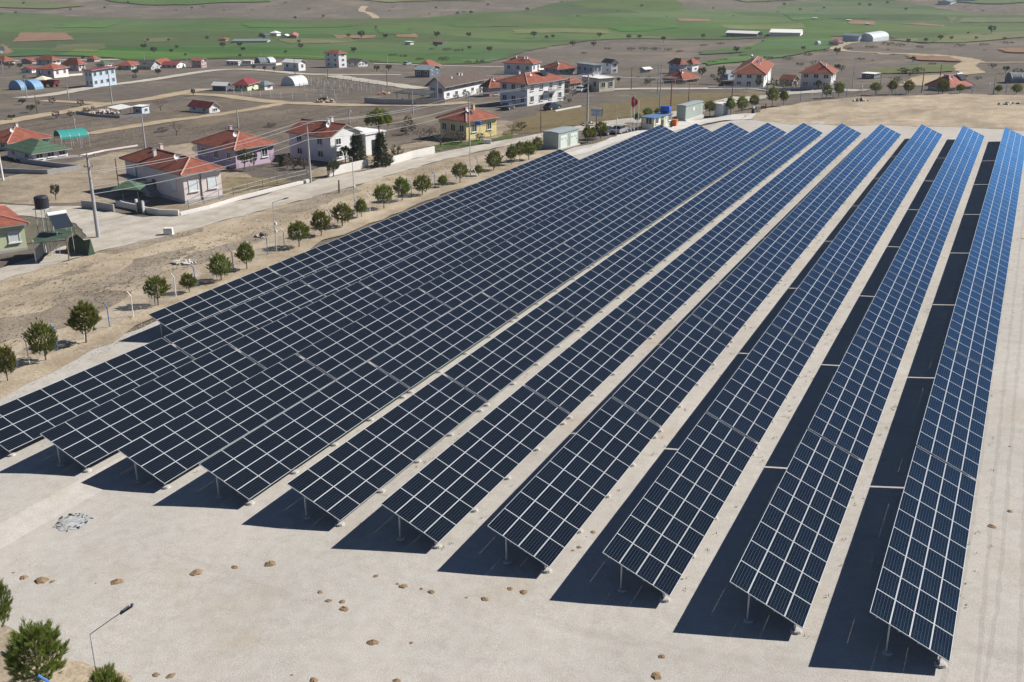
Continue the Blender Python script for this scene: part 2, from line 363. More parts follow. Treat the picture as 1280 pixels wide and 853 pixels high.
for i, (nm, pp, w, m_) in enumerate([
    ('side_track', [(-40, 160), (0, 154), (50, 145), (94, 138), (130, 131), (188, 124), (225, 117), (257, 111.5)], 5.5, tanroad),
    ('side_track', [(233, 118), (275, 120), (343, 128), (390, 130), (440, 132), (500, 131.5), (545, 131.5), (585, 128)], 5, tanroad),
    ('side_track', [(352, 130), (320, 136), (270, 144), (200, 153), (110, 168)], 4, tanroad),
    ('side_track', [(25, 123), (70, 118), (119, 109), (160, 104), (190, 100), (258, 89.5), (300, 87), (343, 89.5), (380, 93), (440, 94), (501, 94)], 5, roadm),
    ('side_track', [(415, 95), (457, 101.4), (490, 106), (526, 111.5)], 6, roadm),
    ('side_track', [(50, 126.5), (88, 128), (132, 130.5)], 4, tanroad),
    ('side_track', [(467, 80), (520, 81.3), (580, 83), (640, 84)], 4, roadm),
    ('village_road', [(640, 116), (690, 116), (740, 113.5), (790, 111.5), (850, 111.5), (950, 112), (1086, 113)], 5, roadm),
    ('village_road', [(980, 117.5), (1010, 115.5), (1045, 113.5)], 6, roadm),
    ('field_road', [(-40, 78), (100, 75.5), (162, 74.3), (300, 69), (355, 65.7), (405, 63), (420, 62), (493, 55.6), (537, 52.5), (580, 51.5), (660, 49.5), (735, 49.3), (820, 48), (960, 46), (1100, 40), (1180, 36), (1320, 28)], 7, roadm),
    ('hill_track', [(1072, 52), (1050, 57), (1045, 61), (1060, 64.5), (1100, 67), (1150, 69), (1190, 72), (1215, 77.5), (1205, 82), (1208, 87), (1215, 91), (1195, 94), (1165, 95.5), (1150, 102), (1143, 108)], 6.5, tanroad),
    ('hill_track', [(1215, 79), (1240, 78.5), (1320, 78)], 4, tanroad),
    ('hill_track', [(452, 28), (470, 24), (462, 17), (452, 14), (456, 8)], 6, tanroad)]):
    sheet(nm, ribbon(pp, w), m_, .05, .35 if w < 6 else .5, seg=2.5, seed=i)
# fields of the valley
sheet('green_field', pxs([(-160, 12), (60, 18), (100, 23), (330, 24.5), (500, 24), (640, 15), (700, 4), (770, -6), (840, -4), (860, 12), (960, 14), (1000, 2), (1080, -4), (1150, 6), (1200, 16), (1280, 20), (1440, 22), (1440, 46), (1280, 47), (1180, 54.5), (1130, 53), (1100, 44), (1055, 46), (960, 48), (820, 49), (735, 52), (690, 58), (640, 70), (620, 79), (470, 78.5), (300, 73), (160, 76), (100, 71), (0, 69), (-160, 68)]), green, .10, 3, seg=12, cell=16)
sheet('wheat_field', pxs([(960, 48.5), (1040, 46), (1042, 57), (1022, 64), (992, 70), (950, 76), (905, 80), (885, 83), (880, 80), (905, 72), (935, 66), (880, 69), (872, 66), (930, 60)]), bright, .14, 1.5, seg=5)
sheet('wheat_field', pxs([(-160, 69), (0, 62), (100, 62), (200, 60), (330, 56), (470, 58), (560, 57), (640, 66), (618, 77), (470, 77), (300, 71.5), (160, 75), (60, 70)]), bright, .13, 1.5, seg=8, seed=4)
sheet('pasture', pxs([(1080, 90), (1140, 82), (1195, 80), (1192, 90), (1140, 93), (1090, 93)]), paleg, .12, 1)
sheet('pasture', pxs([(1105, 50), (1180, 47), (1300, 40), (1440, 38), (1440, 46), (1280, 47), (1180, 54), (1130, 52.5)]), paleg, .13, 1.5, seed=2)
for i, pp in enumerate([[(16, 53.5), (25, 42), (83, 42), (95, 51)], [(-60, 68), (-60, 57), (5, 57), (18, 66), (8, 69)], [(495, 47.5), (497, 43), (521, 43.5), (523, 48)], [(1150, 30), (1125, 31), (1180, 35), (1195, 34)], [(845, 24), (885, 25), (890, 28), (850, 28)], [(1060, 26), (1095, 28), (1093, 33), (1062, 31)], [(418, 45), (470, 45), (468, 49), (420, 49)], [(1130, 70), (1185, 72), (1205, 78), (1150, 77)], [(1245, 62), (1330, 60), (1330, 68), (1262, 67)]]):
    sheet('ploughed_plot', pxs(pp), plough, .16, 1.0, seed=i)
for i, pp in enumerate([[(470, 36), (510, 33), (515, 44), (475, 45)], [(300, 30), (430, 28), (440, 34), (310, 36)], [(80, 30), (150, 31), (130, 36), (70, 36)], [(560, 32), (640, 30), (650, 34), (570, 35)], [(760, 36), (840, 32), (850, 36), (780, 41)], [(980, 20), (1080, 18), (1090, 24), (990, 27)]]):
    sheet('wheat_field', pxs(pp), bright, .17, 2, seed=i+20)
for i, pp in enumerate([[(64, 66), (125, 66), (132, 56), (70, 57)], [(178, 50), (215, 48), (217, 53), (180, 55)], [(350, 50), (440, 48), (450, 53), (360, 56)], [(640, 38), (760, 38), (760, 43), (640, 43)], [(900, 32), (1000, 30), (1010, 36), (910, 38)], [(1180, 22), (1300, 24), (1300, 30), (1190, 30)]]):
    sheet('pasture', pxs(pp), paleg, .165, 2, seed=i+40)

for i, pp in enumerate([[(-80, 2), (60, 3), (110, 8), (60, 12), (-80, 10)], [(110, -6), (300, -6), (340, 3), (230, 7), (150, 4)], [(380, -8), (560, -8), (600, 2), (480, 4)], [(1150, -8), (1300, -8), (1330, 4), (1240, 6), (1180, 2)], [(900, -8), (1010, -8), (990, 2), (930, 4)]]):
    sheet('pasture', pxs(pp), [paleg, green][i % 2], .16, 4, seg=8, cell=16, seed=i+60)
# ------------------------------------------------------------------ solar tables
alu = plain('module_frame', (.45, .47, .50), rough=.4, spec=.5, var=.04)
backs = plain('module_backsheet', (.25, .25, .27), rough=.7)
galv = plain('galvanised_steel', (.50, .51, .53), rough=.55, metal=.35, var=.1)
footm = mat('footing_concrete', [(.36, .35, .33), (.50, .48, .46)], scale=3, rough=.9, speck=.15, sscale=14)
cell = bpy.data.materials.new('solar_glass'); cell.use_nodes = True
def _cell():
    nt = cell.node_tree; N = nt.nodes; L = nt.links; P = N['Principled BSDF']
    uv = N.new('ShaderNodeUVMap'); sx = N.new('ShaderNodeSeparateXYZ'); L.new(uv.outputs[0], sx.inputs[0])
    def math_(op, a, b=None):
        n = N.new('ShaderNodeMath'); n.operation = op
        for i, q in enumerate((a, b)):
            if q is None: continue
            if hasattr(q, 'links') or hasattr(q, 'is_linked'): L.new(q, n.inputs[i])
            else: n.inputs[i].default_value = q
        return n.outputs[0]
    def lines(src, k, half):
        f = math_('FRACT', math_('MULTIPLY', src, k)); d = math_('ABSOLUTE', math_('SUBTRACT', f, .5))
        return math_('GREATER_THAN', d, .5-half)
    gap_v = lines(sx.outputs[1], 6, .042)       # gaps between the six strings, along the row
    bus = lines(sx.outputs[1], 18, .02)
    gap_u = lines(sx.outputs[0], 12, .03)
    oi = N.new('ShaderNodeObjectInfo')
    mr = N.new('ShaderNodeMapRange'); mr.inputs[3].default_value = .86; mr.inputs[4].default_value = 1.16; L.new(oi.outputs['Random'], mr.inputs[0])
    base = N.new('ShaderNodeVectorMath'); base.operation = 'SCALE'; base.inputs[0].default_value = (.0024, .0046, .0092); L.new(mr.outputs[0], base.inputs['Scale'])
    def mix(f, a, b, amt):
        n = N.new('ShaderNodeMix'); n.data_type = 'RGBA'; L.new(math_('MULTIPLY', f, amt), n.inputs[0]); L.new(a, n.inputs[6]); n.inputs[7].default_value = (*b, 1); return n.outputs[2]
    c = mix(gap_u, base.outputs[0], (.10, .11, .13), .35)
    c = mix(bus, c, (.10, .125, .15), .14)
    c = mix(gap_v, c, (.14, .18, .23), .38)
    L.new(c, P.inputs['Base Color'])
    P.inputs['Roughness'].default_value = .13; P.inputs['IOR'].default_value = 1.45; P.inputs['Specular IOR Level'].default_value = .5
    tc = N.new('ShaderNodeTexCoord'); n = N.new('ShaderNodeTexNoise'); n.inputs['Scale'].default_value = .6; L.new(tc.outputs['Object'], n.inputs['Vector'])
    r2 = N.new('ShaderNodeMapRange'); r2.inputs[3].default_value = .10; r2.inputs[4].default_value = .2; L.new(n.outputs['Fac'], r2.inputs[0]); 
    nt = cell.node_tree; N = nt.nodes; L = nt.links; P = N['Principled BSDF']; O = [n for n in N if n.type == 'OUTPUT_MATERIAL'][0]
    P.inputs['Specular IOR Level'].default_value = 0.0; P.inputs['Roughness'].default_value = .6
    fr = N.new('ShaderNodeFresnel'); fr.inputs['IOR'].default_value = 1.5
    gl = N.new('ShaderNodeBsdfGlossy'); gl.inputs['Color'].default_value = (.34, .70, 1.0, 1)      # blue of the mirrored sky put into the tint, plus anti-reflection coating hue
    L.new(r2.outputs[0], gl.inputs['Roughness']); mxs = N.new('ShaderNodeMixShader'); f2 = math_('MULTIPLY', math_('MULTIPLY', fr.outputs[0], fr.outputs[0]), 4.4); fa = math_('ADD', f2, math_('MULTIPLY', fr.outputs[0], .25)); fb = math_('MINIMUM', math_('ADD', fa, .008), 1.0); L.new(fb, mxs.inputs[0]); L.new(P.outputs[0], mxs.inputs[1]); L.new(gl.outputs[0], mxs.inputs[2]); L.new(mxs.outputs[0], O.inputs['Surface'])
_cell()
MOD = 1.9754; RUN = 3.449; ZT = 2.230; ZB = 0.717; TILT = math.atan2(ZT-ZB, RUN); SLANT = math.hypot(RUN, ZT-ZB)
MW = SLANT/4
def module_mesh():
    hx = MW/2-.007; hy = MOD/2-.007; t = .04; b = .021
    bm = bmesh.new(); uvl = bm.loops.layers.uv.new('UVMap')
    def q(pts, mi, uvs=None):
        f = bm.faces.new([bm.verts.new(p) for p in pts]); f.material_index = mi
        if uvs:
            for l, u in zip(f.loops, uvs): l[uvl].uv = u
    ix, iy = hx-b, hy-b
    q([(-ix, -iy, -.002), (ix, -iy, -.002), (ix, iy, -.002), (-ix, iy, -.002)], 1, [(0, 0), (0, 1), (1, 1), (1, 0)])
    o = [(-hx, -hy), (hx, -hy), (hx, hy), (-hx, hy)]; n = [(-ix, -iy), (ix, -iy), (ix, iy), (-ix, iy)]
    for i in range(4):
        j = (i+1) % 4
        q([(*o[i], 0), (*o[j], 0), (*n[j], 0), (*n[i], 0)], 0)
        q([(*o[i], -t), (*o[j], -t), (*o[j], 0), (*o[i], 0)], 0)
        q([(*n[i], 0), (*n[j], 0), (*n[j], -.002), (*n[i], -.002)], 0)
    q([(-hx, -hy, -t+.004), (-hx, hy, -t+.004), (hx, hy, -t+.004), (hx, -hy, -t+.004)], 2)
    me = bpy.data.meshes.new('solar_module'); bm.to_mesh(me); bm.free()
    for m in (alu, cell, backs): me.materials.append(m)
    return me
MODME = module_mesh()
def slope_pt(f, off=0.0):                # f: 0 upper edge .. 1 lower edge; off below the panel plane
    return Vector((RUN*f - math.sin(TILT)*off, 0, ZT-(ZT-ZB)*f - math.cos(TILT)*off))
def bar(name, p1, p2, w, h, m):
    b = MB(); p1 = Vector(p1); p2 = Vector(p2); d = p2-p1; q = d.to_track_quat('Z', 'Y').to_matrix()
    b.box((0, 0, 0), (w, h, d.length), m, mtx=q); return b, (p1+p2)/2
PARTME = {}
def make_table(n):
    root = thing('solar_table', 'x', 'solar table', (0, 0, 0), 0, 'solar panel tables in parallel rows')
    rr = random.Random(n)
    for i in range(4):
        for j in range(n):
            c = slope_pt((i+.5)/4)
            link('solar_module', MODME, root, (c.x, (j+.5)*MOD, c.z+rr.uniform(-.004, .004)), (rr.uniform(-.002, .002), TILT+rr.uniform(-.0025, .0025), 0))
    Lw = n*MOD
    for f in (.10, .38, .62, .90):
        c = slope_pt(f, .075); b = MB(); b.box((0, 0, 0), (.05, Lw-.06, .06), galv, mtx=Matrix.Rotation(TILT, 3, 'Y'))
        b.build('purlin', root, (c.x, Lw/2, c.z))
    k = 5
    for s in range(k):
        y = .42+(Lw-.84)*s/(k-1)
        for nm, key in (('rafter', 'r'), ('post', 'pa'), ('post', 'pb'), ('footing', 'fa'), ('footing', 'fb')):
            if key not in PARTME:
                b = MB()
                if key == 'r':
                    a, e = slope_pt(.04, .15), slope_pt(.98, .15); d = (e-a); b.box((a+e)/2, (d.length, .06, .09), galv, mtx=Matrix.Rotation(TILT, 3, 'Y'))
                elif key == 'pa':
                    c = slope_pt(.27, .19); b.box((c.x, 0, (c.z-.3)/2), (.07, .09, c.z+.3), galv)
                elif key == 'pb':
                    c = slope_pt(.90, .19); b.box((c.x, 0, (c.z+.1)/2), (.07, .09, c.z-.1), galv)
                else:
                    fx = RUN*(.27 if key == 'fa' else .90); zg = SLOPE*fx; kk = 12; top = .16 if key == 'fa' else .2; r0 = .24 if key == 'fa' else .28
                    vs = []
                    rq = random.Random(5)
                    for lv, (rad, z) in enumerate(((r0*1.1, zg-.25), (r0*1.05, zg+.05), (r0*.9, zg+top), )):
                        for a in range(kk): th = 2*math.pi*a/kk; q = rad*(1+rq.uniform(-.12, .12)); vs.append((fx+q*math.cos(th), q*math.sin(th), z+rq.uniform(-.02, .02)))
                    fs = [(l*kk+a, l*kk+(a+1) % kk, (l+1)*kk+(a+1) % kk, (l+1)*kk+a) for l in range(2) for a in range(kk)]+[tuple(range(2*kk, 3*kk))]
                    b.mesh(vs, fs, footm)
                PARTME[key] = b.data(nm)
            link(nm, PARTME[key], root, (0, y, 0))
    return root
ORD = ['', 'first', 'second', 'third', 'fourth', 'fifth', 'sixth', 'seventh', 'eighth', 'ninth', 'tenth', 'eleventh', 'twelfth', 'thirteenth', 'fourteenth', 'fifteenth', 'sixteenth', 'seventeenth', 'eighteenth', 'nineteenth', 'twentieth']
A_ = [41.372, 41.399, 42.114, 42.320, 42.391, 42.337, 42.491, 42.416, 42.308, 42.236]
B_ = [183.615, 183.091, 184.933, 186.298, 185.747, 186.241, 186.189, 186.828, 187.226, 186.760]
rows = [(VK[0], 63.750, 152.014, 5)]+[(VK[2*i+2], A_[i], B_[i], 8) for i in range(10)]
proto9 = make_table(9); proto8 = make_table(8); used = set()
def rowname(i):
    k = 11-i
    return ['', 'rightmost row', 'second row from the right', 'third row from the right', 'fourth row from the right', 'fifth row from the right', 'sixth row from the right', 'seventh row from the right', 'fourth row from the left', 'third row from the left', 'second row from the left', 'short leftmost row'][k]
for i, (v, a, b, n) in enumerate(rows):
    y = a
    gapw = (b-a-(n*9-(1 if i == 0 else 0))*MOD)/(n-1)
    gapw = .2; sy = (b-a-gapw*(n-1))/((n*9-(1 if i == 0 else 0))*MOD)
    for k in range(n):
        nm = 8 if (i == 0 and k == 0) else 9
        p = proto8 if nm == 8 else proto9
        lab = f'{ORD[k+1]} solar table from the near end of the {rowname(i)}' if k < n-1 else f'last solar table at the far end of the {rowname(i)}'
        Ly = nm*MOD*sy; zs, ze = G(v, y), G(v, y+Ly); loc = (v, y, zs); pit = math.atan2(ze-zs, Ly)
        if nm not in used: used.add(nm); p.location = loc; p['label'] = lab; p.rotation_euler = (pit, 0, 0); p.scale = (1, sy, 1)
        else: q_ = dup(p, loc, 0, (1, sy, 1), lab); q_.rotation_euler = (pit, 0, 0)
        y += Ly+gapw

# ------------------------------------------------------------------ pines of the fence rows
def leafmat(name, a, b, c, rough=.75):
    m = mat(name, [a, b, c], scale=2.2, detail=5, rough=rough, spec=.2, speck=.25, sscale=9)
    nt = m.node_tree; N = nt.nodes; L = nt.links; P = N['Principled BSDF']; old = P.inputs['Base Color'].links[0].from_socket
    oi = N.new('ShaderNodeObjectInfo'); hs = N.new('ShaderNodeHueSaturation'); mr = N.new('ShaderNodeMapRange'); mr.inputs[3].default_value = .47; mr.inputs[4].default_value = .515
    L.new(oi.outputs['Random'], mr.inputs[0]); L.new(mr.outputs[0], hs.inputs['Hue'])
    mv = N.new('ShaderNodeMapRange'); mv.inputs[3].default_value = .8; mv.inputs[4].default_value = 1.2; L.new(oi.outputs['Random'], mv.inputs[0]); L.new(mv.outputs[0], hs.inputs['Value'])
    L.new(old, hs.inputs['Color']); L.new(hs.outputs[0], P.inputs['Base Color'])
    tr = N.new('ShaderNodeBsdfTranslucent'); L.new(hs.outputs[0], tr.inputs['Color']); ms = N.new('ShaderNodeMixShader'); ms.inputs[0].default_value = .48
    O = [n for n in N if n.type == 'OUTPUT_MATERIAL'][0]; L.new(P.outputs[0], ms.inputs[1]); L.new(tr.outputs[0], ms.inputs[2]); L.new(ms.outputs[0], O.inputs['Surface'])
    return m
pinem = leafmat('pine_needles', (.12, .155, .03), (.185, .225, .045), (.25, .285, .07))
darkpine = leafmat('dark_conifer', (.036, .056, .025), (.055, .08, .034), (.085, .11, .046))
olive = leafmat('olive_leaves', (.06, .08, .045), (.09, .115, .06), (.13, .15, .085))
barkm = mat('bark', [(.10, .075, .055), (.17, .135, .105)], scale=6, rough=.95, stretch=(1, 1, .25))
greybark = mat('grey_bark', [(.11, .095, .085), (.17, .15, .14)], scale=6, rough=.95)
def shoots(b, pts, m, rr, ln=.26, nb=13, w=.035, splay=.5):
    for p, ax in pts:
        ax = ax.normalized(); q = ax.to_track_quat('Z', 'Y'); l = ln*rr.uniform(.7, 1.25)
        for k in range(nb):
            th = rr.uniform(0, 2*math.pi); t0 = rr.uniform(0, .75)*l; sp_ = splay*rr.uniform(.35, 1.2)
            d = q @ Vector((math.sin(sp_)*math.cos(th), math.sin(sp_)*math.sin(th), math.cos(sp_)))
            s = d.cross(Vector((rr.uniform(-1, 1), rr.uniform(-1, 1), rr.uniform(-1, 1)))).normalized()*w*.5
            o = p+ax*t0; e = o+d*l*rr.uniform(.5, .8)
            b.face([o-s*.6, o+s*.6, e+s*.5, e-s*.5], m)
def pine_proto(seed, slim=1.0, low=.13, n=560, m=None, nb=18, w=.0155):
    """unit pine: height 1, needles in upturned shoots on limbs"""
    rr = random.Random(seed); root = thing('pine_tree', 'x', 'tree', group='young pines along the fences')
    tb = MB(); lean = Vector((rr.uniform(-.03, .03), rr.uniform(-.03, .03), 0))
    tb.path([(0, 0, -.06), lean*.4+Vector((0, 0, .3)), lean+Vector((0, 0, .65)), lean*1.2+Vector((0, 0, .9))], [.022, .018, .011, .004], barkm, 7)
    cb = MB(); pts = []
    cz, ry = .5+low*.5, (1-low)*.5
    for k in range(24):
        z0 = low+.02+.62*k/24; th = k*2.4+rr.uniform(-.4, .4); d = Vector((math.cos(th), math.sin(th), 0)); rad = .30*slim*math.sqrt(max(.1, 1-((z0-cz)/ry)**2))
        p0 = lean*z0+Vector((0, 0, z0)); tb.path([p0, p0+d*rad*.55+Vector((0, 0, .05)), p0+d*rad+Vector((0, 0, .13))], [.008, .005, .002], barkm, 5)
    for k in range(n):
        u = rr.uniform(-.92, 1); th = rr.uniform(0, 6.283); s_ = math.sqrt(1-u*u); d = Vector((s_*math.cos(th), s_*math.sin(th), u))
        nz = 1+.30*noise.noise(d*2.3+Vector((seed, 0, 0)))+.14*noise.noise(d*6+Vector((0, seed, 0)))
        f = rr.uniform(.25, 1)**.42*nz*.93
        taper = 1.0 if u < 0 else 1-.22*u
        pp = lean*(cz+u*ry)+Vector((d.x*.35*slim*f*taper, d.y*.35*slim*f*taper, cz+u*ry*.93*f))
        pts.append((pp, Vector((d.x*.75+rr.gauss(0, .22), d.y*.75+rr.gauss(0, .22), .95+.3*u+rr.uniform(-.3, .3)))))
    shoots(cb, pts, m or pinem, rr, ln=.088, nb=nb, w=w, splay=.42)
    tb.build('trunk', root); cb.build('crown', root)
    return root
PROTO = {}
_u = {}
def place(proto, loc, rz, sc, label, group=None):
    if id(proto) not in _u:
        _u[id(proto)] = 1; proto.location = loc; proto.rotation_euler = (0, 0, rz); proto.scale = sc if hasattr(sc, '__len__') else (sc,)*3; o = proto
    else: o = dup(proto, loc, rz, sc)
    o['label'] = label
    if group: o['group'] = group
    return o
nearpine = pine_proto(31, 1.0, .12, 800, nb=30, w=.0065)
pines = [pine_proto(3), pine_proto(8, 1.12, .1), pine_proto(15, .92, .18), pine_proto(21, 1.05, .22, 460)]
rr = random.Random(77)
left = [(10, 478, 432, 30), (58, 452, 402, 36), (108, 430, 378, 43), (198, 383, 346, 32), (237, 367, 341, 22), (277, 352, 317, 29), (309, 338, 304, 27), (374, 310, 277, 31), (402, 296, 263, 26), (428, 284, 254, 27), (452, 273, 249, 18), (480, 262, 231, 26), (503, 252, 221, 23), (528, 245, 219, 24), (553, 235, 219, 14), (575, 230, 204, 22), (598, 221, 206, 13), (617, 214, 188, 21), (639, 207, 181, 17), (650, 203, 177, 14), (661, 201, 176, 20), (671, 191, 171, 13)]
for i, (x, y, t, w) in enumerate(left):
    P = at(x, y); h = hgt(P, t)*1.03; wd = w/ppm(P)
    lab = f'{ORD[i+1]} young pine from the near end of the left fence row' if i < 20 else ('round young pine left of the grey-green two-door kiosk' if i == 20 else 'slim young pine right against the grey-green two-door kiosk')
    place(pines[i % 4], P, rr.uniform(0, 6), (wd/.8, wd/.8, h*.95), lab)
oth = [(734, 179, 157, 13, 'small pine standing between the two-door kiosk and the sign'), (741, 178, 158, 9, 'slim pine close behind the small pine left of the sign'), (751, 174, 152, 18, 'wider pine at the foot of the blue sign post'), (796, 154, 141, 12, 'dark pine behind the three flagpoles'), (810, 147, 135, 13, 'pine behind the roof of the cream cabin'), (822, 146, 135, 10, 'pine beside the blue water tank'), (887, 146, 126, 16, 'pine between the long kiosk and the white booth'), (913, 144, 121, 14, 'pine just right of the white booth'), (927.5, 141, 120, 15, 'second pine right of the white booth'), (942, 136, 118, 14, 'pine behind the scrap pile'), (965, 134, 109, 17, 'tall pine at the left end of the far fence'), (979.5, 132, 112.5, 13, 'rounded pine right of the tall pine by the far fence'),
 (1033, 123, 105.5, 13, 'left pine in front of the grey red-roofed house'), (1048, 122, 102, 15, 'larger pine at the right corner of the grey red-roofed house'), (1094, 119, 103, 15, 'pine right of the little white-roofed shed, on the far fence'), (1115, 118, 100.5, 15, 'pine next to the white gate in the far fence'), (1135.5, 117.5, 100, 14, 'pine where the tan track meets the far fence'), (1178, 117.5, 98.5, 17, 'big pine in front of the sunken red roof'), (1199.5, 117.7, 105, 12, 'smaller pine in front of the sunken red roof'), (1247, 117.6, 106, 11, 'pine by the pale pole on the far fence'), (1270, 118, 104.5, 13, 'pine in front of the tunnel greenhouse at the right edge'),
 (-4, 800, 722, 52, 'pine half cut off at the left edge of the gravel'), (50, 868, 781, 80, 'bushy near pine left of the nearest street lamp'), (142, 905, 832, 50, 'pine whose tip shows beside the foot of the nearest lamp')]
for i, (x, y, t, w, lab) in enumerate(oth):
    P = at(x, y); h = hgt(P, t)*1.03; wd = w/ppm(P)
    place(nearpine if y > 780 else pines[(i*7+1) % 4], P, rr.uniform(0, 6), (wd/.8, wd/.8, h*.95), lab)

# ------------------------------------------------------------------ fences
blue = plain('blue_paint', (.055, .17, .42), rough=.6); white = plain('white_paint', (.72, .72, .70), rough=.7); wood = plain('weathered_wood', (.22, .17, .12), rough=.9, var=.2)
wire = bpy.data.materials.new('chain_link'); wire.use_nodes = True
def _wire():
    nt = wire.node_tree; N = nt.nodes; L = nt.links; P = N['Principled BSDF']; P.inputs['Base Color'].default_value = (.33, .34, .35, 1); P.inputs['Roughness'].default_value = .6
    tc = N.new('ShaderNodeTexCoord'); s = N.new('ShaderNodeSeparateXYZ'); L.new(tc.outputs['UV'], s.inputs[0])
    res = []
    for op in ('ADD', 'SUBTRACT'):
        a = N.new('ShaderNodeMath'); a.operation = op; L.new(s.outputs[0], a.inputs[0]); L.new(s.outputs[1], a.inputs[1])
        m_ = N.new('ShaderNodeMath'); m_.operation = 'MULTIPLY'; m_.inputs[1].default_value = 12; L.new(a.outputs[0], m_.inputs[0])
        f = N.new('ShaderNodeMath'); f.operation = 'FRACT'; L.new(m_.outputs[0], f.inputs[0])
        c = N.new('ShaderNodeMath'); c.operation = 'LESS_THAN'; c.inputs[1].default_value = .055; L.new(f.outputs[0], c.inputs[0]); res.append(c.outputs[0])
    mx = N.new('ShaderNodeMath'); mx.operation = 'MAXIMUM'; L.new(res[0], mx.inputs[0]); L.new(res[1], mx.inputs[1])
    L.new(mx.outputs[0], P.inputs['Alpha'])
_wire()
def fence(name, label, pts, cat, step, hgt_, mats_, bent=.0, bdir=(0, 0), mesh=True, rails=(), r=.05, railmat=None, group=None):
    pl = [at(*p) for p in pts]
    segs = [(pl[i], pl[i+1]) for i in range(len(pl)-1)]
    tot = sum((b.xy-a.xy).length for a, b in segs); n = max(1, int(round(tot/step)))
    P = []
    for k in range(n+1):
        d = tot*k/n
        for a, b in segs:
            l = (b.xy-a.xy).length
            if d <= l+1e-6: q = a.xy.lerp(b.xy, d/l if l else 0); P.append(Vector((q.x, q.y, G(q.x, q.y)))); break
            d -= l
    root = thing(name, label, cat, P[0], 0, group); o = P[0]
    for k, p in enumerate(P[:100]):
        q = p-o; b = MB(); m = mats_[k % len(mats_)]
        pts_ = [q+Vector((0, 0, -.2)), q+Vector((0, 0, hgt_))]
        if bent: pts_.append(q+Vector((bdir[0]*bent, bdir[1]*bent, hgt_+bent)))
        b.path(pts_, r, m, 6); b.build('fence_post', root)
    if mesh:
        bm = bmesh.new(); uvl = bm.loops.layers.uv.new('UVMap'); d = 0
        for a, b_ in zip(P[:-1], P[1:]):
            l = (b_-a).length; A, B = a-o, b_-o
            f = bm.faces.new([bm.verts.new(q) for q in (A+Vector((0, 0, .05)), B+Vector((0, 0, .05)), B+Vector((0, 0, hgt_-.1)), A+Vector((0, 0, hgt_-.1)))])
            for lp, u in zip(f.loops, ((d, 0), (d+l, 0), (d+l, hgt_), (d, hgt_))): lp[uvl].uv = u
            d += l
        me = bpy.data.meshes.new('wire_mesh'); bm.to_mesh(me); bm.free(); me.materials.append(wire); link('wire_mesh', me, root)
    for z in rails:
        b = MB(); b.path([p-o+Vector((0, 0, z)) for p in P], .025 if railmat is None else .05, railmat or galv, 5); b.build('fence_rail', root)
    return root
fence('perimeter_fence', 'wire fence with bent blue and white posts along the left side', [(0, 474), (40, 455), (156, 402), (252, 357), (333, 321), (467, 264), (511, 249), (537, 239), (620, 207), (690, 183)], 'fence', 3.2, 2.0, [blue, white], .38, (-1, 0))
fence('perimeter_fence', 'wire fence with white and blue posts beyond the far ends of the rows', [(985, 129), (1000, 127.6), (1045, 122.5), (1095, 119.3), (1130, 117.6), (1200, 117.3), (1300, 117.5)], 'fence', 3.4, 2.0, [white, blue], .35, (0, 1))
fence('perimeter_fence', 'wire fence with a bent grey post at the bottom left corner', [(-50, 815), (12, 866), (70, 905)], 'fence', 3.0, 2.1, [galv, blue], .4, (-.6, -.6), r=.06)

# ------------------------------------------------------------------ lamp posts and utility poles
dark = plain('dark_plastic', (.03, .03, .035), rough=.5)
def lamp(x, y, ytop, label, arm=None, r=.05, boxes=(), name='lamp_post'):
    P = at(x, y); h = hgt(P, ytop); root = thing(name, label, 'lamp post', P)
    b = MB(); b.path([(0, 0, -.2), (0, 0, h*.5), (0, 0, h)], [r*1.3, r, r*.75], galv, 8); b.build('pole', root)
    b = MB(); b.box((0, 0, .02), (.3, .3, .05), galv); b.build('base_plate', root)
    if arm:
        a = Vector(arm); b = MB(); b.path([(0, 0, h-.04), a*.7+Vector((0, 0, h)), a+Vector((0, 0, h))], r*.6, galv, 6); b.build('arm', root)
        d = a.normalized(); q = d.to_track_quat('X', 'Z').to_matrix(); b = MB()
        b.box((0, 0, 0), (.62, .2, .08), dark, mtx=q); b.box((0, 0, .05), (.36, .14, .05), galv, mtx=q); b.build('lamp_head', root, a+d*.25+Vector((0, 0, h)))
    for f, dx in boxes:
        b = MB(); b.box((dx, 0, h*f), (.2, .16, .26), white); b.build('camera_box', root)
    return root
lamp(346, 318, 253, 'thin lamp post with an angled arm beside a bent blue fence post', (1.1, .5, .35), boxes=((.6, .18), (.45, .16)))
lamp(444, 270, 196, 'bare thin steel pole among the pines, left of the middle', None, .045, ((.5, .1),), 'mast')
lamp(588, 222, 152, 'thin pale mast inside the fence in front of the yellow house', None, .05, ((.15, .14),), 'mast')
lamp(770, 172, 130, 'thin mast with a small white box in front of the silver car', None, .04, ((.55, .1),), 'mast')
lamp(127, 880, 792, 'nearest street lamp, with angled arm and dark lamp head', (1.15, .75, .9), .036)
conc = mat('pole_concrete', [(.33, .33, .35), (.42, .42, .43)], scale=2, rough=.85, speck=.08)
insul = plain('insulator', (.16, .12, .11), rough=.3)
POLES = {}
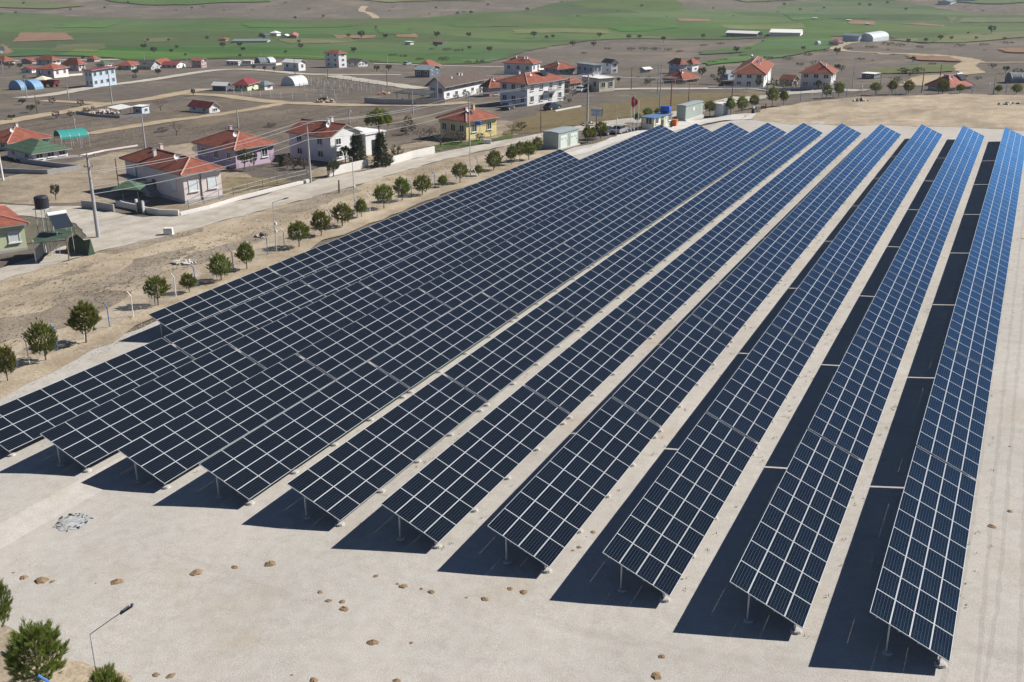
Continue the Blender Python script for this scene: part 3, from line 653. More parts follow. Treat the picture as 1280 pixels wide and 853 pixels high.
def pole(key, x, y, ytop, label, r=.16, arms=1, m=None, lampf=None, ang=0.0):
    P = at(x, y); h = hgt(P, ytop); m = m or conc
    root = thing('utility_pole', label, 'utility pole', P, ang, 'poles of the power lines')
    b = MB(); b.path([(0, 0, -.3), (0, 0, h*.5), (0, 0, h)], [r*1.15, r*.9, r*.6], m, 10); b.build('pole', root)
    for k in range(arms):
        z = h-.15-k*1.3; c = MB(); c.box((0, 0, z), (1.9 if k == 0 else 1.1, .1, .1), galv); ca = c.build('crossarm', root)
        for dx in ((-.85, 0, .85) if k == 0 else (-.45, .45)):
            i = MB(); i.tube((dx, 0, z+.03), (dx, 0, z+.26), .05, .035, insul, 6); i.build('insulator', ca)
    if lampf:
        c = MB(); c.tube((0, 0, h*lampf), (.7, -.5, h*lampf+.35), .03, .03, galv, 6); c.box((.85, -.6, h*lampf+.38), (.5, .2, .12), white, rz=-.6); c.build('lamp_head', root)
    POLES[key] = (P, h, ang); return root
pole('a', 123, 297, 193, 'tall thick round concrete pole by the road near the shed', .22, 2, ang=.5)
pole('b', 388.5, 229, 153, 'concrete pole at the road edge before the white gabled house', .15, 1, ang=.5)
pole('c', 587, 182, 119, 'concrete pole in front of the yellow house wall', .13, 1, ang=.4)
pole('d', 734, 156.5, 93, 'thick concrete pole with crossarms standing in the olive field', .2, 2, ang=.3)
redm = plain('faded_red_paint', (.30, .085, .09), rough=.7)
pole('e', 838, 143, 97, 'dark red pole behind the cream cabin and blue tank', .14, 1, m=redm, ang=.2)
pole('f', 824.5, 135, 81, 'taller of two twin poles behind the blue tank', .12, 1); pole('g', 822, 117, 81, 'farther of the two twin poles behind the blue tank', .12, 0)
wp = plain('pole_wood', (.14, .11, .09), rough=.9)
pole('h', 860.5, 129, 106, 'dark thin pole behind the long kiosk', .09, 0, m=wp)
pole('i', 676, 165, 130, 'dark thin pole at the edge of the field by the big white house', .08, 0, m=wp)
pole('j', 4, 226, 183, 'pale pole cut by the left edge of the view', .16, 0, m=white)
pole('k', 96, 176, 146, 'pole with a lamp behind the teal canopy', .12, 0, lampf=.8)
pole('l', 182, 188, 145, 'leaning pale pole behind the pink house', .14, 0)
pole('m', 298, 160, 137, 'pole behind the purple house roof', .13, 0)
pole('n', 437, 155, 136, 'pole with a lamp behind the white gabled house', .13, 1, lampf=.75)
pole('o', 516, 143, 113, 'pale pole on the tan track left of the yellow house', .13, 0)
pole('p', 547, 127, 96, 'pole in front of the brown-roofed long house', .12, 0)
for i, (x, y, t, lab) in enumerate([(34, 123, 99, 'pale pole beside the blue tarpaulin domes'), (52, 98, 88, 'short pole by the red-roofed twin-front house'), (86, 125, 105, 'thin pole by the pale track left of the blue house'), (140.5, 131, 89, 'tall white pole above the junk yard'), (47, 143, 119, 'thin pole beside the round dark bush'), (4, 92, 74, 'pale pole at the far left edge near the dish'), (369, 94.5, 71, 'dark pole right of the white cabin'), (410, 100, 80, 'dark pole before the three storey house'), (484, 108, 88, 'thin dark pole by the pale side road'), (915, 122, 92, 'brown pole left of the large white villa'), (1065, 112, 81, 'pale pole right of the grey red-roofed house'), (1152, 116, 85, 'dark pole where the tan track passes the fence'), (1173.5, 108, 81, 'dark pole above the sunken red roof'), (1241.6, 118, 95, 'pale pole on the far fence near the right edge'), (1100, 112, 92, 'thin pole behind the white-roofed shed'), (789, 112, 84, 'thin brown pole beside the horizontal village road'), (958, 120, 97, 'dark thin pole between white villa and grey house'), (327, 82, 66, 'thin pole by the tunnel greenhouse far away'), (181, 78, 66, 'thin pole by the red-roofed cottages'), (234, 80, 69, 'thin pole beside the two storey pink-roofed house'), (484.5, 80, 70, 'thin pale pole standing before the green valley')]):
    pole('z%d' % i, x, y, t, lab, .11 if i != 3 else .14, 0, m=(wp if 'dark' in lab or 'brown' in lab else conc))
cablem = plain('cable', (.34, .34, .36), rough=.5)
def cable(k1, k2, offs, label):
    (P, h, a), (Q, h2, a2) = POLES[k1], POLES[k2]
    root = thing('power_line', label, 'power line', P, 0, 'overhead wires between the poles')
    for (dx, dz, e1) in offs:
        A = Vector((dx*math.cos(a), dx*math.sin(a), h+dz+e1)); B = Q-P+Vector((dx*math.cos(a2), dx*math.sin(a2), h2+dz))
        n = 14; b = MB(); L_ = (B-A).length
        b.path([A.lerp(B, i/n)-Vector((0, 0, .022*L_*4*(i/n)*(1-i/n))) for i in range(n+1)], .028, cablem, 5); b.build('wire', root)
W4 = [(-.85, .1, 0), (.85, .1, 0), (0, -1.5, 0), (.1, -2.4, 0)]
cable('a', 'b', [(d, z, -2.2) for d, z, _ in W4], 'wires sweeping over the pink house roof')
cable('b', 'c', W4, 'wires passing over the white gabled house and pine')
cable('c', 'd', W4, 'wires crossing before the big white house')
cable('d', 'e', [(-.85, .1, 0), (.85, .1, 0), (0, .2, 0)], 'wires over the cream cabin')
# ------------------------------------------------------------------ houses
def roofmat(name, a, b, c, step=.14):
    m = mat(name, [a, b, c], scale=1.1, detail=7, rough=.85, spec=.2, speck=.2, sscale=7, lo=.3, hi=.7)
    nt = m.node_tree; N = nt.nodes; L = nt.links; P = N['Principled BSDF']; old = P.inputs['Base Color'].links[0].from_socket
    tc = N.new('ShaderNodeTexCoord'); s = N.new('ShaderNodeSeparateXYZ'); L.new(tc.outputs['Object'], s.inputs[0])
    k = N.new('ShaderNodeMath'); k.operation = 'MULTIPLY'; k.inputs[1].default_value = 1/step; L.new(s.outputs[2], k.inputs[0])
    f = N.new('ShaderNodeMath'); f.operation = 'FRACT'; L.new(k.outputs[0], f.inputs[0])
    mr = N.new('ShaderNodeMapRange'); mr.inputs[1].default_value = 0; mr.inputs[2].default_value = .35; mr.inputs[3].default_value = .62; mr.inputs[4].default_value = 1.0; L.new(f.outputs[0], mr.inputs[0])
    v = N.new('ShaderNodeVectorMath'); v.operation = 'SCALE'; L.new(old, v.inputs[0]); L.new(mr.outputs[0], v.inputs['Scale']); L.new(v.outputs[0], P.inputs['Base Color'])
    b = N.new('ShaderNodeBump'); b.inputs['Strength'].default_value = .6; b.inputs['Distance'].default_value = .06; L.new(f.outputs[0], b.inputs['Height']); L.new(b.outputs[0], P.inputs['Normal'])
    return m
RED = roofmat('red_roof_tiles', (.185, .056, .038), (.25, .082, .056), (.31, .115, .08))
ROSE = roofmat('rose_roof_tiles', (.30, .105, .085), (.36, .13, .105), (.42, .17, .14))
BROWN = roofmat('brown_roof_sheet', (.075, .055, .048), (.10, .073, .063), (.125, .095, .08), .3)
MAROON = roofmat('maroon_roof_sheet', (.15, .03, .035), (.20, .042, .048), (.24, .06, .065), .3)
GREENR = roofmat('green_roof_sheet', (.055, .10, .065), (.07, .125, .08), (.09, .15, .10), .4)
DARKR = roofmat('dark_roof_sheet', (.05, .055, .058), (.07, .075, .078), (.095, .10, .10), .3)
BLUEG = roofmat('blue_grey_roof_sheet', (.13, .17, .19), (.17, .21, .23), (.21, .25, .27), .4)
WHITER = plain('white_roof_sheet', (.68, .68, .66), rough=.6)
capm = plain('ridge_tiles', (.40, .21, .165), rough=.85)
def wallm(n, c): return mat('plaster_'+n, [tuple(v*.86 for v in c), tuple(v*.96 for v in c), c, tuple(min(.9, v*1.04) for v in c)], scale=.55, detail=9, rough=.9, spec=.15, speck=.05, sscale=5)
WW = wallm('white', (.70, .70, .70)); WP = wallm('pale_pink', (.70, .62, .60)); WL = wallm('lilac', (.50, .38, .50)); WY = wallm('yellow', (.66, .56, .27)); WC = wallm('cream', (.66, .62, .47)); WG = wallm('grey', (.40, .40, .42)); WB = wallm('pale_blue', (.42, .50, .60)); WGR = wallm('pale_green', (.52, .58, .38)); WO = wallm('dusty_rose', (.48, .33, .30)); WDB = wallm('slate_blue', (.10, .13, .17)); WT = wallm('tan_brick', (.32, .22, .16)); WGY = wallm('light_grey', (.54, .54, .54))
glass = plain('window_glass', (.025, .035, .05), rough=.12, spec=.6); shut = plain('white_shutter', (.62, .68, .70), rough=.6); trim = plain('window_trim', (.70, .70, .69), rough=.6); doorm = plain('brown_door', (.09, .05, .035), rough=.6); metaldark = plain('dark_metal', (.06, .07, .075), rough=.5, metal=.3)
def roof_mesh(kind, hx, hy, rh, rm, t=.16):
    """hx, hy half sizes with overhang, origin at the eave height"""
    b = MB()
    if kind == 'hip':
        if hx >= hy: A = (-(hx-hy), 0, rh); B = (hx-hy, 0, rh)
        else: A = (0, -(hy-hx), rh); B = (0, hy-hx, rh)
        c = [(-hx, -hy, 0), (hx, -hy, 0), (hx, hy, 0), (-hx, hy, 0)]
        if hx >= hy: F = [(c[0], c[1], B, A), (c[1], c[2], B), (c[2], c[3], A, B), (c[3], c[0], A)]; H = [(A, B), (c[0], A), (c[3], A), (c[1], B), (c[2], B)]
        else: F = [(c[0], c[1], A), (c[1], c[2], B, A), (c[2], c[3], B), (c[3], c[0], A, B)]; H = [(A, B), (c[0], A), (c[1], A), (c[2], B), (c[3], B)]
        if abs(hx-hy) < .05: F = [tuple(dict.fromkeys(f)) for f in F]; H = H[1:]
    elif kind in ('gable_x', 'gable_y'):
        if kind == 'gable_x': A = (-hx, 0, rh); B = (hx, 0, rh); c = [(-hx, -hy, 0), (hx, -hy, 0), (hx, hy, 0), (-hx, hy, 0)]; F = [(c[0], c[1], B, A), (c[2], c[3], A, B)]
        else: A = (0, -hy, rh); B = (0, hy, rh); c = [(-hx, -hy, 0), (hx, -hy, 0), (hx, hy, 0), (-hx, hy, 0)]; F = [(c[1], c[2], B, A), (c[3], c[0], A, B)]
        H = [(A, B)]
    elif kind == 'shed':
        c = [(-hx, -hy, 0), (hx, -hy, 0), (hx, hy, rh), (-hx, hy, rh)]; F = [tuple(c)]; H = []
    else:
        c = [(-hx, -hy, 0), (hx, -hy, 0), (hx, hy, 0), (-hx, hy, 0)]; F = [tuple((p[0], p[1], .12) for p in c)]; H = []
    dn = lambda p: (p[0], p[1], p[2]-t)
    for f in F: b.face(f, rm); b.face([dn(p) for p in f][::-1], trimw)
    edges = {}
    for f in F:
        for i in range(len(f)):
            e = (f[i], f[(i+1) % len(f)]); r_ = (e[1], e[0])
            if r_ in edges: edges.pop(r_)
            else: edges[e] = 1
    for p, q in edges: b.face([dn(p), dn(q), q, p], trimw)
    return b, H
trimw = plain('eave_board', (.30, .27, .25), rough=.8)
def window(parent, c, n, w, h, paned=True, fm=None, gm=None, sub=True):
    """c centre on the wall, n outward normal (local x or y axis)"""
    t = Vector((-n.y, n.x, 0)); fm = fm or trim; gm = gm or glass
    b = MB(); z = Vector((0, 0, 1)); q = Matrix((t, n, z)).transposed()
    for s in (-1, 1):
        b.box(t*s*(w/2)+n*.03, (.09, .09, h+.09), fm, mtx=q); b.box(z*s*(h/2)+n*.031, (w-.09, .088, .09), fm, mtx=q)
    o = b.build('window', parent, c)
    b = MB(); b.box(n*.015, (w-.06, .04, h-.06), gm, mtx=q)
    if paned: b.box(n*.045, (.06, .03, h-.09), fm, mtx=q)
    b.build('pane', o)
    if sub:
        b = MB(); b.box(n*.08-z*(h/2+.09), (w+.3, .2, .07), fm, mtx=q); b.build('sill', o)
    return o
def door(parent, c, n, w, h, m=None):
    t = Vector((-n.y, n.x, 0)); z = Vector((0, 0, 1)); q = Matrix((t, n, z)).transposed(); b = MB(); b.box(n*.03+z*h/2, (w, .08, h), m or doorm, mtx=q)
    o = b.build('door', parent, c); b = MB(); b.box(n*.09+t*w*.36+z*h*.48, (.05, .06, .2), galv, mtx=q); b.build('handle', o); return o
def house(label, C, L, R, ey, roof='hip', rh=None, wm=None, rm=None, winR=(2, 1), winL=(2, 1), ov=.45, cat='house', name='village_house', dR=None, dL=None, chim=1, doorf=None, ww=1.15, wh=1.25, gm=None, cap=True, sub=True, group=None, eh=None, ridge_w=None, plinth=None, dish=True):
    c, l, r = at(*C), at(*L), at(*R); a = (r-c).xy; b = (l-c).xy
    wR = dR or a.length; wL = dL or b.length
    ta = math.atan2(a.y, a.x); tb = math.atan2(b.y, b.x)-math.pi/2
    dd = (tb-ta+math.pi) % (2*math.pi)-math.pi
    k = b.length/(a.length+b.length); th = ta+dd*k
    eh = eh or hgt(c, ey); ux = Vector((math.cos(th), math.sin(th))); uy = Vector((-ux.y, ux.x))
    def span(u, xt, lim):
        best = None
        for i in range(2, 260):
            dd_ = i*.1
            if best is None or abs(proj((c.x+u.x*dd_, c.y+u.y*dd_, c.z))[0]-xt) < best[0]: best = (abs(proj((c.x+u.x*dd_, c.y+u.y*dd_, c.z))[0]-xt), dd_)
        return min(lim, max(2.2, best[1]))
    wR = dR or span(ux, R[0], 26); wL = dL or span(uy, L[0], 20)
    cen = c.xy+ux*wR/2+uy*wL/2
    0 and print('%-60s R %.1f L %.1f eh %.1f d %.0f skew %.0f' % (label[:60], wR, wL, eh, dist(c), math.degrees(dd)))
    root = thing(name, label, cat, (cen.x, cen.y, c.z), th, group)
    wm = wm or WW; rm = rm or RED; hx, hy = wR/2, wL/2; rh = rh*.64 if rh is not None else min(hx, hy)*.44
    b = MB(); vs = [(-hx, -hy, -1.2), (hx, -hy, -1.2), (hx, hy, -1.2), (-hx, hy, -1.2), (-hx, -hy, eh), (hx, -hy, eh), (hx, hy, eh), (-hx, hy, eh)]
    fs = [(0, 1, 5, 4), (1, 2, 6, 5), (2, 3, 7, 6), (3, 0, 4, 7)]
    k0 = hx/(hx+ov) ; k1 = hy/(hy+ov)
    if roof == 'gable_x': gz = eh+rh*1-.05; vs += [(-hx, 0, gz), (hx, 0, gz)]; fs += [(5, 6, 9), (7, 4, 8)]
    elif roof == 'gable_y': gz = eh+rh-.05; vs += [(0, -hy, gz), (0, hy, gz)]; fs += [(4, 5, 8), (6, 7, 9)]
    elif roof == 'shed': gz = rh; vs[6] = (hx, hy, eh+rh); vs[7] = (-hx, hy, eh+rh)
    else: fs += [(4, 5, 6, 7)]
    b.mesh(vs, fs, wm); b.build('wall', root)
    if plinth:
        b = MB(); b.box((0, 0, plinth/2-.6), (wR+.06, wL+.06, plinth+1.2), WG); b.build('plinth', root)
    # roof surfaces pass over the wall top: drop the eave by the overhang slope
    slope = rh/((hy if roof == 'gable_x' else hx if roof == 'gable_y' else min(hx, hy))+.001) if roof in ('hip', 'gable_x', 'gable_y') else 0
    bb, H = roof_mesh(roof, hx+ov, hy+ov, rh+slope*ov if slope else rh, rm)
    z0 = eh-slope*ov+.16 if slope else eh+.17
    ro = bb.build('roof', root, (0, 0, z0))
    if cap and H and rm in (RED, ROSE):
        b = MB()
        for p, q in H: b.tube(p, q, .12, .12, capm, 6)
        b.build('ridge_cap', ro)
    rr = random.Random(label)
    for i in range(chim):
        x = rr.uniform(-.5, .5)*hx; y = rr.choice([-1, 1])*hy*rr.uniform(.2, .45)
        f = min((hx-abs(x))/max(.1, min(hx, hy)), (hy-abs(y))/max(.1, min(hx, hy)), 1) if roof == 'hip' else (1-abs(y)/hy if roof == 'gable_x' else 1-abs(x)/hx if roof == 'gable_y' else 0)
        zc = rh*f; b = MB(); b.box((x, y, zc+.35), (.42, .42, 1.5), wm); b.box((x, y, zc+1.14), (.56, .56, .08), trimw); b.build('chimney', ro)
    if chim and dish:
        b = MB(); x, y = -.45*hx, -.5*hy; f = min((hx-abs(x))/max(.1, min(hx, hy)), (hy-abs(y))/max(.1, min(hx, hy)), 1) if roof == 'hip' else .4
        b.tube((x, y, rh*f-.1), (x, y, rh*f+.8), .03, .03, galv, 5)
        vs_ = [(x, y+.1, rh*f+.95)]+[(x+.42*math.cos(6.283*k/12), y-.12, rh*f+.95+.42*math.sin(6.283*k/12)) for k in range(12)]
        b.mesh(vs_, [(0, 1+k, 1+(k+1) % 12) for k in range(12)], trim); b.build('dish_antenna', ro)
    for face, (n, st) in (('R', winR), ('L', winL)):
        nn = Vector((0, -1, 0)) if face == 'R' else Vector((-1, 0, 0)); W_ = wR if face == 'R' else wL; off = hy if face == 'R' else hx
        sh = eh/st if st else 0
        for s in range(st):
            for i in range(n):
                f = (i+.5)/n-.5+(.0 if n > 1 else .05)
                z = s*sh+sh*.56; hh = min(wh, sh*.5)
                if doorf == face and s == 0 and i == n//2:
                    p = Vector((f*W_, -off, 0)) if face == 'R' else Vector((-off, -f*W_, 0)); door(root, p, nn, .95, min(2.1, sh*.8)); continue
                p = Vector((f*W_, -off, z)) if face == 'R' else Vector((-off, -f*W_, z))
                window(root, p, nn, min(ww, W_/n*.6), hh, gm=gm, sub=sub, paned=gm is None)
    return root, hx, hy, eh, rh, th
# near houses along the dirt road
h1 = house('pale pink house with red hipped roof and white shutters by the road bend', (232, 255), (160, 236), (279, 246.5), 217, 'hip', None, WP, RED, (2, 1), (3, 1), .55, chim=2, gm=shut, ww=1.3, wh=1.5, doorf='L', plinth=.4)
h2 = house('lilac house with red hipped roof behind the pale pink house', (295.8, 211), (248, 200), (343.5, 199.5), 186, 'hip', None, WL, RED, (2, 1), (3, 1), .6, chim=1)
h3 = house('white gabled house with red roof among dark conifers', (414.5, 203), (379, 196), (452, 192), 172, 'gable_y', None, WW, RED, (2, 2), (2, 2), .35, chim=2, dL=9.5)
h4 = house('pale yellow house with red hipped roof beside the road', (583, 176), (551, 170), (620.5, 167), 151, 'hip', None, WY, RED, (2, 1), (3, 1), .6, chim=1)
# houses of the middle distance and the far village
def H(*a, **k): return house(*a, **k)
FAR = dict(sub=False, chim=0, cap=False)
H('long house with brown gabled roof and white front behind the yellow house', (555, 124.5), (537, 123), (605, 115), 106, 'gable_x', 2.3, WW, BROWN, (5, 2), (2, 1), .9, chim=3, name='village_house')
H('dusty rose house with red roof squeezed between brown-roofed house and big white house', (612, 121), (603, 119), (628, 119), 108, 'hip', 2.2, WO, RED, (2, 2), (2, 1), .5, chim=2, dR=7)
h7 = H('big white two storey house with red roof and solar heater, facing the olive field', (659, 133), (625, 130), (705, 125), 104.5, 'hip', 2.2, WW, RED, (4, 2), (3, 2), .7, chim=2)
H('white house with stacked red roofs behind the big white house', (665, 93), (630, 92), (675, 89.5), 79.5, 'hip', 2.2, WW, RED, (2, 1), (3, 1), .6, chim=2, sub=False)
H('small upper block with a red cap on the stacked-roof white house site', (648, 90), (638, 89), (656, 88.5), 74.5, 'hip', 1.2, WW, RED, (1, 2), (1, 2), .4, **FAR)
H('red-roofed house with open dark porch right of the stacked-roof house', (697, 94), (679, 92.5), (719, 92), 86, 'hip', 2.4, WG, RED, (3, 1), (2, 1), .7, chim=2, sub=False)
H('small red-roofed lodge attached at the right of the big white house', (712, 116), (704, 114), (726, 113), 103, 'hip', 1.4, WO, RED, (2, 1), (1, 1), .4, **FAR)
H('cream bungalow with flat white roof and parked cars beside it', (749, 115), (727, 111.5), (768, 112), 99.8, 'flat', 0, WC, WHITER, (2, 1), (2, 1), .3, chim=1, sub=False)
H('low slate blue block with flat roof in the row behind the cream bungalow', (742, 93.5), (721, 92), (752, 92), 82.5, 'flat', 0, WB, BLUEG, (2, 1), (3, 1), .4, **FAR)
H('narrow white house with dark curved roof right of the low slate blue block', (764, 92), (753, 91), (772, 91), 79, 'gable_y', 1.4, WW, DARKR, (1, 2), (1, 2), .4, **FAR)
H('tiny open shed with white roof on the bare ground above the twin poles', (806, 91), (800, 90.5), (814, 90), 87, 'gable_x', .7, WG, WHITER, (1, 1), (1, 1), .4, **FAR)
H('pale two storey house with twin red roofs left of the white villa', (850, 92), (836, 91), (858, 91), 79.5, 'hip', 1.8, WB, RED, (2, 2), (2, 2), .5, **FAR)
H('right half of the twin red-roofed pair, half hidden', (865, 90), (857, 90), (873, 89), 79, 'hip', 1.6, WW, RED, (1, 2), (1, 2), .5, **FAR)
H('low house under a broad red roof in front of the twin-roofed pair', (853, 105), (829, 103), (873, 101), 99, 'hip', 2.6, WT, RED, (2, 1), (2, 1), .6, chim=1, sub=False)
h15 = H('large white villa with red hipped roof facing the far fence', (954, 110), (917, 110.5), (975, 105), 92.3, 'hip', 3.0, WW, RED, (3, 1), (3, 2), .6, chim=3, doorf='L')
H('grey house with steep red roof right of the white villa', (1037.5, 112), (1000, 112), (1043, 106), 91.6, 'hip', 3.0, WGY, RED, (2, 2), (3, 2), .5, chim=2, dR=8)
H('small red-roofed annex between the white villa and the grey house', (990, 108), (976, 107), (997, 106), 100, 'gable_y', 1.4, WO, ROSE, (1, 1), (1, 1), .4, **FAR)
H('white-roofed shed with dark front on the bare slope', (1092, 99), (1077, 98.5), (1099, 97.5), 94, 'flat', 0, WDB, WHITER, (3, 1), (1, 1), .3, **FAR)
H('tiny white house with white roof behind trees left of the villa', (910, 100), (903, 99.5), (918, 99), 93, 'gable_y', 1.2, WB, WHITER, (1, 1), (1, 1), .3, **FAR)
h18 = H('house sunk behind the far fence showing mostly its rose red roof', (1186, 114), (1160, 112.5), (1214, 111), 108, 'hip', 2.9, WG, ROSE, (2, 1), (2, 1), .6, chim=1)
H('hall with wide dark green roof near the left edge', (43, 203), (10, 197), (85, 196.5), 191, 'hip', 2.0, WW, GREENR, (3, 1), (2, 1), .6, chim=0)
H('red hipped roof house half hidden behind the green-roofed hall', (12, 189), (-18, 184), (62, 181), 178, 'hip', 2.6, WP, RED, (3, 1), (2, 1), .6, chim=1)
h23 = H('pale green cottage with red roof cut by the left edge', (-52, 326), (-75, 300), (34.5, 311), 291, 'hip', 1.7, WGR, RED, (3, 1), (1, 1), .5, chim=1, gm=shut, plinth=.35)
H('two storey pale blue house with dark red flat roof by the pale side road', (117, 109.5), (108, 107.5), (146, 104.5), 89, 'flat', 0, WB, MAROON, (4, 2), (2, 2), .7, **FAR)
H('house with red hipped roof and two white front windows, far left village', (68, 97.8), (46, 96), (86, 94), 86.5, 'hip', 1.9, WP, RED, (2, 1), (2, 1), .6, **FAR)
H('red-roofed house with white gable right of the two-window house', (99, 89), (80, 87.5), (107, 87), 79.5, 'hip', 2.4, WP, RED, (2, 1), (2, 1), .6, **FAR)
H('red-roofed house in the middle of the far left village', (66, 81.5), (46, 80), (76, 79.5), 75, 'hip', 1.8, WP, RED, (2, 1), (2, 1), .6, **FAR)
H('red-roofed cottage with pale wall cut by the left edge of the far village', (6, 80.5), (-12, 79.5), (19, 78.5), 76, 'hip', 2.2, WC, RED, (2, 1), (2, 1), .6, **FAR)
H('small pink gabled cottage with maroon roof, far left village', (40, 91.5), (27, 91.5), (45, 90), 87, 'gable_x', 1.2, WP, MAROON, (1, 1), (1, 1), .4, **FAR)
H('long low red roof behind the pink gabled cottage', (40, 80), (27, 79), (48, 78.5), 76.5, 'gable_x', 1.2, WO, RED, (2, 1), (1, 1), .4, **FAR)
H('small red-roofed house at the back of the far left village', (118, 77.5), (109, 77), (125, 76.5), 73.5, 'hip', 1.5, WO, RED, (2, 1), (1, 1), .4, **FAR)
H('low house with dark green roof behind the pale blue house', (131, 84), (121, 83.5), (140, 83), 80.5, 'hip', 1.5, WW, GREENR, (2, 1), (1, 1), .4, **FAR)
H('long cottage with bright red roof right of the pale blue house', (164, 88), (146, 87.5), (177, 86.5), 82, 'hip', 1.9, WG, RED, (3, 1), (2, 1), .5, **FAR)
H('cottage with steep dark gabled roof beside two dark bushes', (189, 87.5), (172, 87), (200, 86), 83, 'gable_y', 2.6, WG, DARKR, (2, 1), (1, 1), .6, **FAR)
H('red roof showing behind the dark gabled cottage', (200, 83.5), (191, 83), (213, 82), 79, 'gable_x', 1.8, WO, RED, (2, 1), (1, 1), .4, **FAR)
H('long low cottage with maroon roof and white gable end', (221, 85.5), (202, 85), (232, 84), 81.5, 'gable_y', 1.4, WW, MAROON, (2, 1), (3, 1), .4, **FAR)
H('two storey house with pink gabled roof and balconies', (252, 85), (240, 84), (258.5, 83.5), 76, 'gable_y', 1.3, WO, ROSE, (2, 2), (2, 2), .5, **FAR)
H('long white shelter left of the white tent-like shed', (298, 82), (283, 81.5), (302, 81), 77.5, 'flat', 0, WW, WHITER, (2, 1), (3, 1), .2, **FAR)
H('white shelter close right of the long white shelter', (314, 81.5), (303, 81), (316.5, 80.5), 77, 'flat', 0, WW, WHITER, (1, 1), (3, 1), .2, **FAR)
H('white cabin with white gabled roof at the road fork', (373.5, 89), (355, 88), (382, 87.7), 78.7, 'gable_y', 1.3, WW, WHITER, (1, 1), (2, 1), .5, **FAR)
H('narrow three storey house with red roof before the green valley', (424, 85), (407, 83.5), (433.5, 84), 67, 'hip', 1.2, WW, RED, (1, 3), (2, 3), .5, **FAR)
H('low house with dark teal roof right of the three storey house', (448, 83.5), (434, 82), (459.5, 82.6), 78.5, 'gable_y', 1.6, WW, DARKR, (3, 1), (2, 1), .5, **FAR)
H('dark blue house with grey-green gabled roof left of the brown-roofed house', (537, 97), (519, 95.8), (549.5, 92.5), 88, 'gable_y', 1.6, WDB, BLUEG, (2, 1), (2, 1), .5, **FAR)
H('red pyramid roof behind the dark blue house', (537, 87), (521, 86), (549, 85), 83, 'hip', 2.6, WO, RED, (2, 1), (2, 1), .6, **FAR)
H('pale green house with maroon hipped roof beside the white dome greenhouse', (309.5, 114), (294, 114), (323, 111.5), 105.2, 'hip', 1.7, WGR, MAROON, (1, 1), (3, 1), .6, chim=0, sub=False)
H('white annex with blue-grey roof joined to the maroon-roofed house', (331, 113), (323, 112), (341, 111.5), 106, 'hip', 1.1, WW, BLUEG, (1, 1), (1, 1), .4, **FAR)
H('open shelter with white roof left of the maroon-roofed house', (283, 114), (266, 113.5), (288, 113), 107.5, 'gable_y', 1.1, WDB, WHITER, (0, 1), (0, 1), .3, **FAR)
H('isolated white hut with bright maroon roof in the grey field', (262, 142), (237, 140), (274.8, 140.5), 135.2, 'gable_y', 1.5, WW, MAROON, (1, 1), (2, 1), .35, **FAR)
H('blue-white sheet metal shed at the right end of the junk yard', (178, 143.5), (172, 143), (187, 141), 135, 'flat', 0, WB, WHITER, (1, 1), (1, 1), .2, name='shed', **FAR)
# farms of the valley
def barn(label, C, L, R, ey, wm, rm, roof='gable_x', rh=None, name='farm_building'): return house(label, C, L, R, ey, roof, rh, wm, rm, (0, 0), (0, 0), .5, sub=False, chim=0, cap=False, cat='farm building', name=name)
barn('white farmhouse of the hamlet in the green valley', (346, 46), (338, 45.5), (351, 45.3), 41.5, WW, WHITER, 'hip')
barn('small white shed right of the hamlet farmhouse', (359, 48.5), (353, 48), (362, 47.5), 45, WW, WHITER)
barn('brown shed at the right end of the valley hamlet', (371, 49), (361, 48.8), (373, 48.2), 45.5, WT, ROSE)
barn('dark open barn left of the hamlet farmhouse', (331, 47), (324, 46.5), (336, 46), 43.5, WDB, DARKR)
barn('long grey barn below the valley hamlet', (334, 54), (290, 54.5), (338, 52.5), 51.5, WG, BLUEG, 'gable_y', 1.2)
barn('small red-roofed house left of the long grey valley barn', (282, 52), (274, 52), (286, 51), 49, WO, RED, 'hip')
barn('lone white cube house on the field road', (513, 57), (506, 56.3), (517, 56), 53, WW, WHITER, 'flat', 0)
barn('dark red lean-to with vehicles beside the field road', (553, 57), (541, 56.8), (557, 55.5), 53.5, WDB, MAROON, 'shed', .6)
barn('left white barn of the long dairy farm', (946, 46.5), (907, 46.5), (951, 44.8), 42.5, WDB, WHITER, 'gable_y', 1.8)
barn('right white barn of the long dairy farm', (1000, 46), (962, 46.5), (1004, 44.3), 41.5, WW, WHITER, 'gable_y', 1.8)
barn('blue hangar with sheet walls above the tan hill track', (1073, 52.5), (1053, 51.5), (1081, 51), 45.5, WB, BLUEG, 'gable_y', 1.5, 'hangar')
barn('small house with red roof left of the blue hangar', (1048, 57.5), (1036, 57), (1054, 56), 53, WG, RED, 'hip')
barn('tiny hut on the far green field, upper right', (1084, 32.5), (1081, 32.3), (1087, 32), 30, WG, WHITER, 'flat', 0, 'field_hut')
barn('white hut left of the tiny grey hut on the far field', (1061, 27.5), (1057, 27.3), (1064, 27), 25.5, WW, WHITER, 'flat', 0, 'field_hut')
barn('lone white hut on the far field beyond the dairy farm', (1019, 25), (1017, 25), (1021, 24.7), 23, WW, WHITER, 'flat', 0, 'field_hut')
barn('long white roof of a far farm at the top right edge', (1220, 3), (1196, 4), (1235, 0), 0, WB, WHITER, 'gable_x', 2)
barn('blue-roofed far barn left of the long white roof', (1188, 6), (1172, 6), (1195, 4), 2.5, WB, BLUEG, 'gable_x', 1.5)
